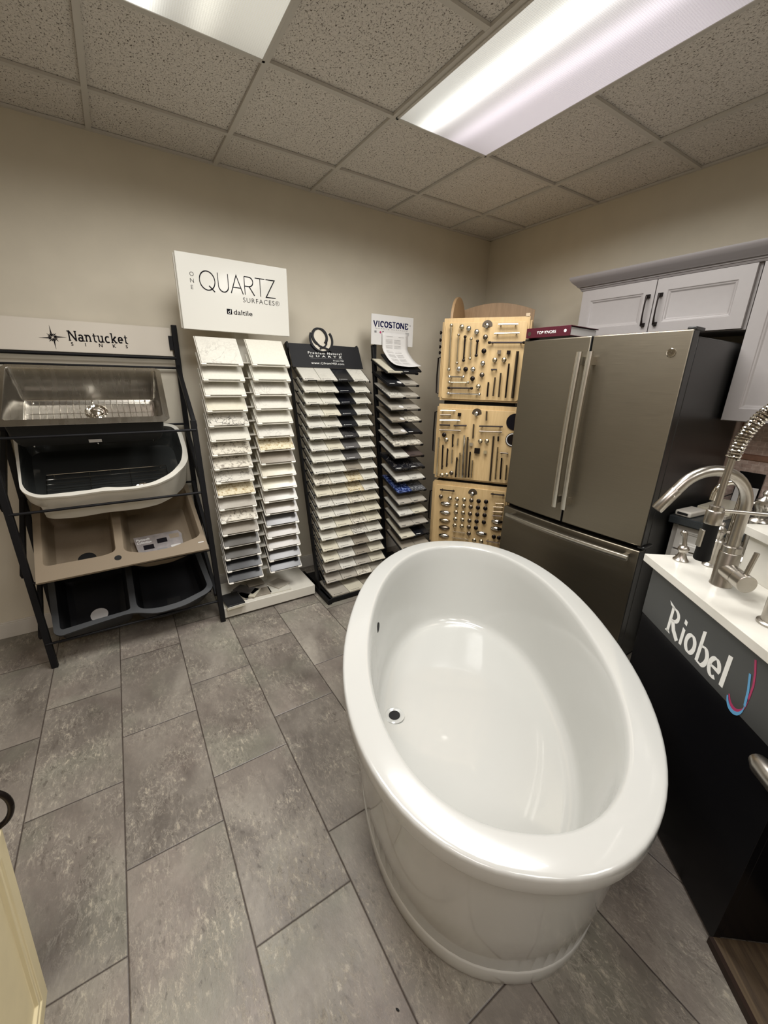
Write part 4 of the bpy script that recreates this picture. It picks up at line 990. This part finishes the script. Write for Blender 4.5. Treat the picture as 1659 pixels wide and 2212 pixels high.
# brochure in the beige sink
BR = thing('brochure', 'grey sink brochure lying in the right bowl of the beige sink', 'brochure', (-2.935, -.10+.0, .84), (0, 0, 0))
BR.location = Matrix.Rotation(R(30), 3, 'X') @ Vector((-2.930, -.335, -.150)) + Vector((0, -.10, .84)); BR.rotation_euler = (R(44), 0, R(6)); BR.scale = (1.13, 1.1, 1)
MB().prism([(-.10, -.075), (.085, -.075), (.115, -.04), (.125, .05), (.11, .075), (-.11, .075)], 0, .003).build('cover', simple('brochure_print', lin(120, 112, 108), .4, var=.35, scale=18), BR)
font_text('title', 'Plymouth\nCollection', M_wink, Matrix.Translation((-.100, .030, .0032)), width=.07, height=.032, off=.01, parent=BR)
for i, (x, y, m_) in enumerate([(-.075, -.01, M_ink), (-.005, .015, M_ink), (-.015, -.045, M_grey_ink), (.055, -.04, M_paper), (.06, .03, M_comp)]):
    b_ = MB().box(x, x+.05, y, y+.028, .0031, .0036).build('printed_sink_picture', m_, BR)

# ================================================================== SAMPLE RACKS
ORD = ['top', 'second', 'third', 'fourth', 'fifth', 'sixth', 'seventh', 'eighth', 'ninth', 'tenth', 'eleventh', 'twelfth', 'thirteenth', 'fourteenth', 'fifteenth', 'sixteenth', 'seventeenth', 'eighteenth', 'nineteenth']
protos = {}
def sample(kind, w_, l_, th_, loc, tilt, label, group, rz_=0, sticker=None):
    """thin slab, front edge centre at loc, sloping down towards -y"""
    key = (kind, w_, l_, sticker)
    if key not in protos:
        o = MB().box(-w_/2, w_/2, 0, l_, 0, th_).build('stone_sample', ST[kind][0], bevel=.0012)
        if sticker:
            mb = MB()
            if sticker == 'line': mb.box(-w_*.30, w_*.12, .012, .0145, th_, th_+.0006); mb.lathe([(.0035, th_), (.0035, th_+.0006)], 10, M=Matrix.Translation((-w_*.36, .013, 0)))
            else: mb.box(-w_*.42, -w_*.10, .008, .013, th_, th_+.0006)
            mb.build('name_label', M_ink if kind not in ('black', 'char', 'bvein', 'mid', 'olive') else M_wink, o)
        protos[key] = o; c_ = o
    else: c_ = copy_tree(protos[key])
    c_.location = loc; c_.rotation_euler = (R(tilt), 0, R(rz_)); tag(c_, label, 'stone sample', group); return c_

# --- white two-column rack
DR = thing('sample_display_rack', 'tall white two-column sample rack with large white sign', 'display rack')
MB().box(-2.628, -1.980, -.490, -.130, .015, .088).build('base', M_white, DR, bevel=.003)
for x in (-2.60, -2.01):
    for y in (-.46, -.16): MB().lathe([(.012, 0), (.012, .004), (.005, .006), (.005, .018)], 12).build('levelling_foot', M_chrome, DR, smooth=True, loc=(x, y, 0))
MB().box(-2.345, -2.258, -.235, -.17, .088, 2.10).build('post', M_white, DR, bevel=.002)
MB().box(-2.640, -2.028, -.345, -.320, 1.800, 2.178).build('sign_box', M_acr, DR, bevel=.003)
MB().box(-2.646, -2.022, -.318, -.298, 1.806, 2.172).build('sign_back', M_white, DR, bevel=.002)
MB().box(-2.33, -2.27, -.30, -.20, 1.85, 1.90).build('sign_bracket', M_white, DR)
MQ = frame((0, -.3455, 0), (1, 0, 0), (0, 0, 1))
stroke_text('lettering', 'QUARTZ', M_ink, MQ @ Matrix.Translation((-2.532, 2.008, 0)), .428, .094, .042, .048, parent=DR, gap=.02)
for i, ch in enumerate('ONE'): font_text('lettering', ch, M_ink, MQ @ Matrix.Translation((-2.577, 2.068-.032*i, 0)), height=.020, off=-.012, parent=DR)
font_text('lettering', 'SURFACES\u00ae', M_ink, MQ @ Matrix.Translation((-2.302, 1.968, 0)), width=.218, height=.026, off=-.012, parent=DR, spacing=1.15)
lg = MB().box(-2.399, -2.371, -.3462, -.3455, 1.896, 1.924).build('logo_mark', M_ink, DR)
font_text('logo_letter', 'd', M_wink, frame((-2.392, -.3463, 1.899), (1, 0, 0), (0, 0, 1)), height=.022, parent=lg, shear=.2)
font_text('lettering', 'daltile', M_ink, MQ @ Matrix.Translation((-2.362, 1.897, 0)), width=.108, height=.026, off=.004, parent=DR)
kL = ['marble', 'white', 'white', 'goldvein', 'crack', 'white', 'speck', 'speck', 'crack', 'gspeck', 'grey', 'speck', 'taupe', 'olive', 'olive', 'char', 'char']
kR = ['white', 'white', 'marble', 'marble', 'white', 'marble', 'gspeck', 'taupe', 'cream', 'cream', 'grey', 'taupe', 'mid', 'taupe', 'taupe', 'mid', 'char']
for r in range(17):
    z = 1.618-.0853*r; y = -.470; th_ = 47
    for k_, (ks, xc, side) in enumerate(((kL, -2.478, 'left'), (kR, -2.195, 'right'))):
        zz = z+(.004 if k_ else 0); yy = y+.012*k_; xx = xc+.001*r
        kk = ks[r]; wn_ = .222
        lab = f'{ST[kk][1]} stone sample in the {ORD[r]} row, {side} column of the white rack'
        sample(kk, wn_, .195, .009, (xx, yy, zz), th_, lab, 'samples on the white two-column rack')
        # wire cradle with clips
        d_ = Vector((0, cos(R(th_)), sin(R(th_)))); nrm = Vector((0, -sin(R(th_)), cos(R(th_)))); o_ = Vector((xx, yy, zz))
        mb = MB()
        for sx_ in (-1, 1):
            e_ = Vector((sx_*(wn_/2+.003), 0, 0)); mb.beam(o_+e_-nrm*.003-d_*.004, o_+e_-nrm*.003+d_*.20, .004, .012, nrm)
        mb.beam(o_+Vector((-wn_/2-.004, 0, 0))-nrm*.005-d_*.003, o_+Vector((wn_/2+.004, 0, 0))-nrm*.005-d_*.003, .004, .006, nrm)
        for sx_ in (-1, 1):
            e_ = o_+Vector((sx_*(wn_/2-.012), 0, 0))-d_*.005; MB().beam(e_-Vector((.013, 0, 0)), e_+Vector((.013, 0, 0)), .010, .014, nrm).build('clip', M_white, DR)
        mb.beam(o_+Vector((-wn_/2-.004, 0, 0))-nrm*.005+d_*.19, o_+Vector((wn_/2+.004, 0, 0))-nrm*.005+d_*.19, .006, .006, nrm)
        top_ = o_-nrm*.005+d_*.19; tb = Vector((-2.30, -.19, top_.z-.0))
        mb.beam(top_, (top_.x, -.212, top_.z), .02, .003)
        mb.build('cradle', M_white, DR)
    MB().box(-2.352, -2.300 if 0 else -2.262, -.40, -.22, z+.012, z+.016).build('bracket_tab', M_white, DR)

# loose samples on the base
LO = [('char', -2.560, -.437, 5, .115, .17, 'charcoal square sample on top of the stack at the left end of the white base', .089+.0194),
      ('white', -2.556, -.440, 4, .118, .17, 'white sample in the middle of the stack at the left end of the white base', .089+.0097),
      ('cream', -2.558, -.440, 3, .118, .17, 'cream sample at the bottom of the stack at the left end of the white base', .089),
      ('mid', -2.470, -.36, 24, .08, .17, 'mid grey sample fanned beside the charcoal stack on the white base', .089),
      ('mid', -2.440, -.335, 38, .08, .17, 'mid grey sample fanned further right, overlapping its twin on the white base', .0985),
      ('taupe', -2.400, -.40, -2, .22, .10, 'wide taupe sample lying along the front of the white base', .089),
      ('goldvein', -2.40, -.405, -38, .045, .12, 'narrow cream strip sample lying on the wide taupe sample', .0985),
      ('taupe', -2.365, -.27, 2, .115, .11, 'square taupe sample leaning in front of the white post', .1080),
      ('grey', -2.215, -.36, 26, .11, .12, 'pale grey square sample lying loose on the right of the white base', .0985),
      ('white', -2.225, -.40, -3, .15, .13, 'large white sample lying under the pale grey one on the white base', .089)]
for kd, x, y, rz_, w_, l_, lab, z_ in LO:
    o = MB().box(-w_/2, w_/2, -l_/2, l_/2, 0, .009).build('loose_sample', ST[kd][0], bevel=.001, loc=(x, y, z_), rot=(0, 0, R(rz_)))
    tag(o, lab, 'stone sample')

# --- black four-column rack
MR = thing('sample_display_rack', 'black four-column quartz sample rack with black header sign', 'display rack')
def yl(z): return -.272-.210*(1.533-z)
NR = 19; pit = .0789; tl = 31; wS = .127
def ypost(z): return yl(z)+.19
for x in (-1.941, -1.381):
    MB().beam((x, ypost(1.79), 1.79), (x, -.47, 0.03), .012, .045, (0, 1, 0)).build('post', M_black, MR, bevel=.001)
    MB().beam((x, -.67, .02), (x, -.15, .02), .03, .04).build('foot', M_black, MR, bevel=.002)
MB().box(-1.945, -1.377, -.66, -.20, .008, .040).build('base_tray', M_black, MR, bevel=.002)
# header
hz0, hz1 = 1.625, 1.782; ya, yb_ = -.150, -.105
mb = MB(); mb.add([(-1.945, ya, hz0), (-1.38, ya, hz0), (-1.425 if 0 else -1.40, yb_, hz1), (-1.955, yb_, hz1), (-1.945, ya+.006, hz0), (-1.38, ya+.006, hz0), (-1.40, yb_+.006, hz1), (-1.955, yb_+.006, hz1)], [(0, 1, 2, 3), (7, 6, 5, 4), (0, 4, 5, 1), (1, 5, 6, 2), (2, 6, 7, 3), (3, 7, 4, 0)])
mb.build('header_sign', M_black, MR)
sl = Vector((0, yb_-ya, hz1-hz0)).normalized()
MH = frame((0, ya-.001, hz0), (1, 0, 0), sl)
def hy(z): return (z-hz0)/sl.z
font_text('lettering', 'Premium Natural', M_wink, MH @ Matrix.Translation((-1.818, hy(1.716), 0)), width=.265, height=.017, off=.02, parent=MR, spacing=1.35)
font_text('lettering', 'QUARTZ', M_wink, MH @ Matrix.Translation((-1.812, hy(1.694), 0)), width=.262, height=.016, off=.03, parent=MR, spacing=2.0)
MB().box(-1.805, -1.548, hy(1.688), hy(1.6895), 0, .0005, M=MH).build('rule', M_grey_ink, MR)
font_text('lettering', 'From MSI', M_wink, MH @ Matrix.Translation((-1.626, hy(1.672), 0)), width=.083, height=.010, off=.0, parent=MR)
font_text('lettering', 'www.QfromMSI.com', M_wink, MH @ Matrix.Translation((-1.803, hy(1.646), 0)), width=.262, height=.018, off=.01, parent=MR, spacing=1.1)
# Q emblem, cut-out rings standing above the header
MQ2 = frame((0, ya-.0035, hz0), (1, 0, 0), sl)
q0 = hy(1.812); mb = MB()
ribbon(mb, arc(-1.703, q0+.004, .086, .085, 150, 395, 40), .014, .006, MQ2, z=.008)
ribbon(mb, arc(-1.713, q0+.024, .055, .058, -50, 240, 40), .016, .009, MQ2, z=.008)
ribbon(mb, [(-1.744, q0-.022), (-1.722, q0-.042), (-1.70, q0-.050), (-1.684, q0-.046), (-1.668, q0-.028), (-1.664, q0-.010)], .008, .008, MQ2, z=.008)
ribbon(mb, [(-1.722, q0-.064), (-1.712, q0-.054), (-1.690, q0-.052), (-1.655, q0-.064), (-1.632, q0-.074)], .006, .010, MQ2, z=.008)
mb.build('emblem', M_black, MR)
mb = MB(); mb.prism(arc(-1.703, q0+.004, .080, .080, 0, 360, 40)[:-1], 0, .002, M=frame((0, ya-.0012, hz0), (1, 0, 0), sl))
mb.build('emblem_disc', simple('emblem_backing', lin(196, 188, 168), .35), MR)
C1 = ['marble', 'white', 'white', 'white', 'marble', 'white', 'marble', 'white', 'marble', 'speck', 'cream', 'marble', 'white', 'white', 'white', 'cream', 'goldvein', 'grey', 'grey']
C2 = ['marble', 'white', 'white', 'goldvein', 'white', 'white', 'cream', 'white', 'white', 'white', 'cream', 'marble', 'marble', 'cream', 'cream', 'marble', 'marble', 'marble', 'grey']
C3 = ['black', 'black', 'black', 'char', 'char', 'bvein', 'mid', 'mid', 'taupe', 'gspeck', 'gspeck', 'speck', 'cream', 'speck', 'crack', 'taupe', 'taupe', 'grey', 'speck']
C4 = ['marble', 'white', 'white', 'marble', 'white', 'white', 'white', 'white', 'white', 'white', 'marble', 'cream', 'cream', 'cream', 'white', 'white', 'cream', 'cream', 'grey']
CN = ['leftmost', 'second', 'third', 'rightmost']
clip = None
for r in range(NR):
    z = 1.533-pit*r; y = yl(z)
    d_ = Vector((0, cos(R(tl)), sin(R(tl)))); nrm = Vector((0, -sin(R(tl)), cos(R(tl))))
    mb = MB(); o_ = Vector((0, y, z))
    mb.beam(Vector((-1.935, 0, 0))+o_-nrm*.003+d_*.03, Vector((-1.387, 0, 0))+o_-nrm*.003+d_*.03, .012, .003, nrm)
    mb.beam(Vector((-1.935, 0, 0))+o_-nrm*.003+d_*.17, Vector((-1.387, 0, 0))+o_-nrm*.003+d_*.17, .012, .003, nrm)
    for x in (-1.934, -1.388): mb.beam(Vector((x, 0, 0))+o_-nrm*.003-d_*.002, Vector((x, 0, 0))+o_-nrm*.003+d_*.19, .003, .010, nrm)
    mb.build('shelf', M_black, MR)
    for k_, cs in enumerate((C1, C2, C3, C4)):
        kk = cs[r]; x = -1.920+.1305*k_+.065
        lab = f'{ST[kk][1]} sample, {ORD[r]} row, {CN[k_]} column of the black four-column rack'
        sample(kk, wS, .185, .011, (x, y, z), tl, lab, 'samples on the black four-column rack', sticker='line')
        mb = MB(); b_ = Vector((x, y, z))-d_*.003
        wpts = [b_+Vector((-.034, 0, 0))-nrm*.004+d_*.004, b_+Vector((-.030, 0, 0))+nrm*.009, b_+Vector((.030, 0, 0))+nrm*.009, b_+Vector((.034, 0, 0))-nrm*.004+d_*.004]
        mb.tube(wpts, .0026, 5); mb.build('wire_clip', M_black, MR)
for i, (kk, x, nm) in enumerate((('grey', -1.845, 'left'), ('cream', -1.705, 'middle'), ('taupe', -1.565, 'right'))):
    sample(kk, .137, .24, .012, (x, -.655+.0, .042), 3, f'{ST[kk][1]} sample lying flat on the base of the black four-column rack, {nm}', 'flat samples on the black rack base', sticker='line')

# --- narrow black two-column rack
VR = thing('sample_display_rack', 'narrow black two-column sample rack with white sign beside the tower', 'display rack')
def yv(z): return -.42-.205*(1.602-z)
for x in (-1.305, -1.085):
    MB().beam((x, -.17, 1.80 if x < -1.2 else 1.66), (x, -.42, .0), .028, .03, (0, 1, 0)).build('post', M_black, VR, bevel=.002)
MB().box(-1.33, -1.06, -.74, -.16, .0, .03).build('base', M_black, VR, bevel=.002)
SGv = MB().box(-1.345, -.962, -.206, -.202, 1.803, 2.012).build('sign_board', M_paper, VR)
MB().beam((-1.30, -.19, 1.72), (-1.30, -.19, 1.90), .02, .008, (0, 1, 0)).build('sign_bracket', M_black, VR)
MV = frame((0, -.2065, 0), (1, 0, 0), (0, 0, 1)) @ Matrix.Rotation(R(-2.2), 4, 'Z')
MV = frame((0, -.2065, 0), (1, 0, 0), (0, 0, 1))
stroke_text('lettering', 'VICOSTONE', M_navy, MV @ Matrix.Translation((-1.328, 1.926, 0)), .318, .041, .185, .15, .11, .13, VR, gap=.05)
font_text('lettering', 'QUARTZ SURFACES', M_grey_ink, MV @ Matrix.Translation((-1.308, 1.911, 0)), width=.29, height=.007, parent=VR, spacing=1.8)
font_text('lettering', '\u00ae', M_grey_ink, MV @ Matrix.Translation((-.998, 1.948, 0)), height=.012, parent=VR)
mb = MB(); poly(mb, [(-1.318, 1.885), (-1.300, 1.885), (-1.300, 1.899), (-1.318, 1.899)], MV); mb.build('printed_mark', M_grey_ink, VR)
mb = MB(); mb.prism(arc(-1.265, 1.890, .008, .008, 0, 360, 16)[:-1], 0, .0005, M=MV); mb.build('printed_mark', M_red, VR)
mb = MB(); ribbon(mb, arc(-1.240, 1.890, .007, .007, 60, 300, 10), .004, .004, MV); mb.build('printed_mark', M_ink, VR)
for i, (x, z) in enumerate([(-1.035, 1.898), (-1.035, 1.890), (-1.035, 1.882)]):
    MB().box(x, x+.035, z, z+.003, 0, .0005, M=MV).build('printed_mark', M_grey_ink, VR)
# brochure paper on a black wire holder
HD = thing('leaflet', 'printed white price leaflet draped on the top holder of the narrow black rack', 'leaflet')
n1 = 14; rs_ = []
for i in range(n1):
    t_ = i/(n1-1)
    if t_ < .42: y = -.215-.02*t_; z = 1.890-.28*t_
    else: q = (t_-.42)/.58; y = -.223-.19*q; z = 1.772-.115*q-.02*sin(pi*q)
    rs_.append([(-1.255+.235*j/8+.05*t_*0, y, z+.010*sin(j/8*pi)*(-1 if t_ > .4 else 0)) for j in range(9)])
vs = [p for r_ in rs_ for p in r_]; fs = []
for a in range(n1-1):
    for b in range(8): fs.append((a*9+b, a*9+b+1, (a+1)*9+b+1, (a+1)*9+b))
o = MB().add(vs, fs).build('sheet', M_paper, HD, smooth=True); so = o.modifiers.new('thick', 'SOLIDIFY'); so.thickness = .0008; so.offset = 1
mb = MB()
def sheet_pt(u, t_):
    if t_ < .42: y = -.215-.02*t_; z = 1.890-.28*t_
    else: q = (t_-.42)/.58; y = -.223-.19*q; z = 1.772-.115*q-.02*sin(pi*q)
    return Vector((-1.255+.235*u, y-.0030, z+.0030+.010*sin(u*pi)*(-1 if t_ > .4 else 0)))
cells = [(.15, .4, .10), (.62, .85, .10)]+[(u, u+.26, t_) for t_ in (.18, .21, .24, .27, .33, .36, .39, .44, .47, .53, .56, .59, .65, .68, .71, .77, .80, .83, .88) for u in (.13, .45)]
for u0, u1, t0 in cells:
    q = [sheet_pt(u, t_) for u, t_ in ((u0, t0), (u1, t0), (u1, t0+.005), (u0, t0+.005))]; mb.add(q, [(0, 1, 2, 3)])
mb.build('printed_table', simple('leaflet_print', lin(150, 148, 146), .7), HD)
MB().box(-1.26, -1.02, -.40, -.22, 1.618, 1.624, M=None).build('holder_tray', M_black, VR)
MB().beam((-1.14, -.215, 1.735), (-1.14, -.412, 1.614), .25, .012, (0, 0, 1)).build('holder', M_black, VR, bevel=.002)
A_ = [('cream', 'char'), ('char', 'grey'), ('crack', 'grey'), ('grey', 'grey'), ('taupe', 'speck'), ('grey', 'black'), ('speck', 'speck'), ('marble', 'brown'), ('bvein', 'bvein'), ('marble', 'marble'), ('blue', 'slate'), ('grey', 'grey'), ('marble', 'cream'), ('grey', 'grey'), ('cream', 'black'), ('taupe', 'taupe')]
tv = 22
for r in range(16):
    z = 1.600-.0868*r; y = yv(z); d_ = Vector((0, cos(R(tv)), sin(R(tv)))); nrm = Vector((0, -sin(R(tv)), cos(R(tv))))
    o_ = Vector((0, y, z)); mb = MB()
    mb.beam(Vector((-1.195, 0, 0))+o_-nrm*.004+d_*.0, Vector((-1.195, 0, 0))+o_-nrm*.004+d_*.25, .278, .004, nrm)
    for x in (-1.333, -1.057): mb.beam(Vector((x, 0, 0))+o_, Vector((x, 0, 0))+o_+d_*.25, .004, .014, nrm)
    for x in (-1.20, -1.068): mb.beam(Vector((x-.012, 0, 0))+o_-d_*.003, Vector((x+.012, 0, 0))+o_-d_*.003, .006, .014, nrm)
    mb.build('shelf', M_black, VR)
    for k_, side in enumerate(('left', 'right')):
        kk = A_[r][k_]; x = -1.2625+.135*k_
        sample(kk, .132, .245, .012, (x, y, z), tv, f'{ST[kk][1]} sample on the {side} of the {ORD[r]} shelf of the narrow black rack', 'samples on the narrow black rack', sticker='bar')
for r, k_ in ((1, 0), (3, 0), (4, 0), (5, 0)):
    z = 1.600-.0868*r; y = yv(z); d_ = Vector((0, cos(R(tv)), sin(R(tv)))); nrm = Vector((0, -sin(R(tv)), cos(R(tv))))
    p_ = Vector((-1.222, y, z))+d_*.03+nrm*.0125
    o = MB().lathe([(.019, 0), (.019, .0006)], 20, M=frame(p_, (1, 0, 0), d_)).build('oval_sticker', M_paper)
    tag(o, f'white oval sticker on the left sample of the {ORD[r]} shelf of the narrow rack', 'sticker')

# ================================================================== FOREGROUND LEFT: leaning cream door sample
fd = Vector((-3.408, -2.022, 0)); lean = .052
DS = thing('door_sample', 'cream raised-frame cabinet door sample with a dark ring pull standing at the lower left corner', 'door sample', tuple(fd), (-.018, lean, 0))
# plane spanned by -y and up; face towards +x
y0, y1, z0, z1 = -1.0, 0.0, 0.0, .585
rects = [(0, .0), (.040, .0), (.044, -.004), (.056, -.003), (.062, -.011), (.072, -.012)]
vs = []; fs = []
for ins, d_ in rects: vs += [(d_, y0+ins, z0+ins), (d_, y1-ins, z0+ins), (d_, y1-ins, z1-ins), (d_, y0+ins, z1-ins)]
vs += [(-.022, y0, z0), (-.022, y1, z0), (-.022, y1, z1), (-.022, y0, z1)]; n = len(rects)
for k_ in range(n-1):
    for i in range(4): j = (i+1) % 4; fs.append((k_*4+i, k_*4+j, (k_+1)*4+j, (k_+1)*4+i))
fs.append(tuple((n-1)*4+i for i in range(4)))
for i in range(4): j = (i+1) % 4; fs.append((i, j, n*4+j, n*4+i))
fs.append(tuple(n*4+i for i in range(4)))
MB().add(vs, fs).build('door_panel', M_cream, DS, bevel=.0015)
mb = MB(); mb.tube([(-.012+.034*cos(R(a)), .004, .637+.050*sin(R(a))) for a in range(0, 361, 12)], .0065, 10); mb.build('ring_pull', M_bronze, DS, smooth=True)
MB().box(-.018, -.004, -.012, .010, .570, .594).build('pull_mount', M_bronze, DS)
# stand the sample leans on
o = MB().box(-.30, 0, -1.0, -.02, 0, .50).build('sample_crate', M_cream, loc=(fd.x-.028, fd.y, 0), bevel=.002)
tag(o, 'cream crate behind the cream door sample at the left edge', 'crate')
# speck on the floor
o = MB().sphere((0, 0, .002), .0035, (.8, 1.6, .5), 8).build('floor_chip', M_hole, loc=(-2.637, -2.547, 0), rot=(0, 0, .5))
tag(o, 'tiny black chip lying on the floor left of the bathtub', 'chip')

# ================================================================== CAMERA, WORLD, VIEW
cam = bpy.data.cameras.new('camera'); co = bpy.data.objects.new('camera', cam); COL.objects.link(co)
co.location = (-3.0081, -2.9964, 1.569); co.rotation_euler = (1.2465, -.0224, -.5688)
cam.sensor_fit = 'HORIZONTAL'; cam.sensor_width = 36; cam.lens = 36*865.3/1659; cam.clip_start = .02
scn.camera = co
w_ = bpy.data.worlds.new('world'); scn.world = w_; w_.use_nodes = True
w_.node_tree.nodes['Background'].inputs[0].default_value = (.05, .05, .05, 1); w_.node_tree.nodes['Background'].inputs[1].default_value = .2
vs_ = scn.view_settings; vs_.view_transform = 'Standard'; vs_.look = 'None'; vs_.gamma = 1; vs_.use_curve_mapping = False; vs_.exposure = 0.10
scn.cycles.max_bounces = 8; scn.cycles.diffuse_bounces = 5; scn.cycles.glossy_bounces = 4; scn.cycles.caustics_reflective = False
scn.cycles.use_denoising = True
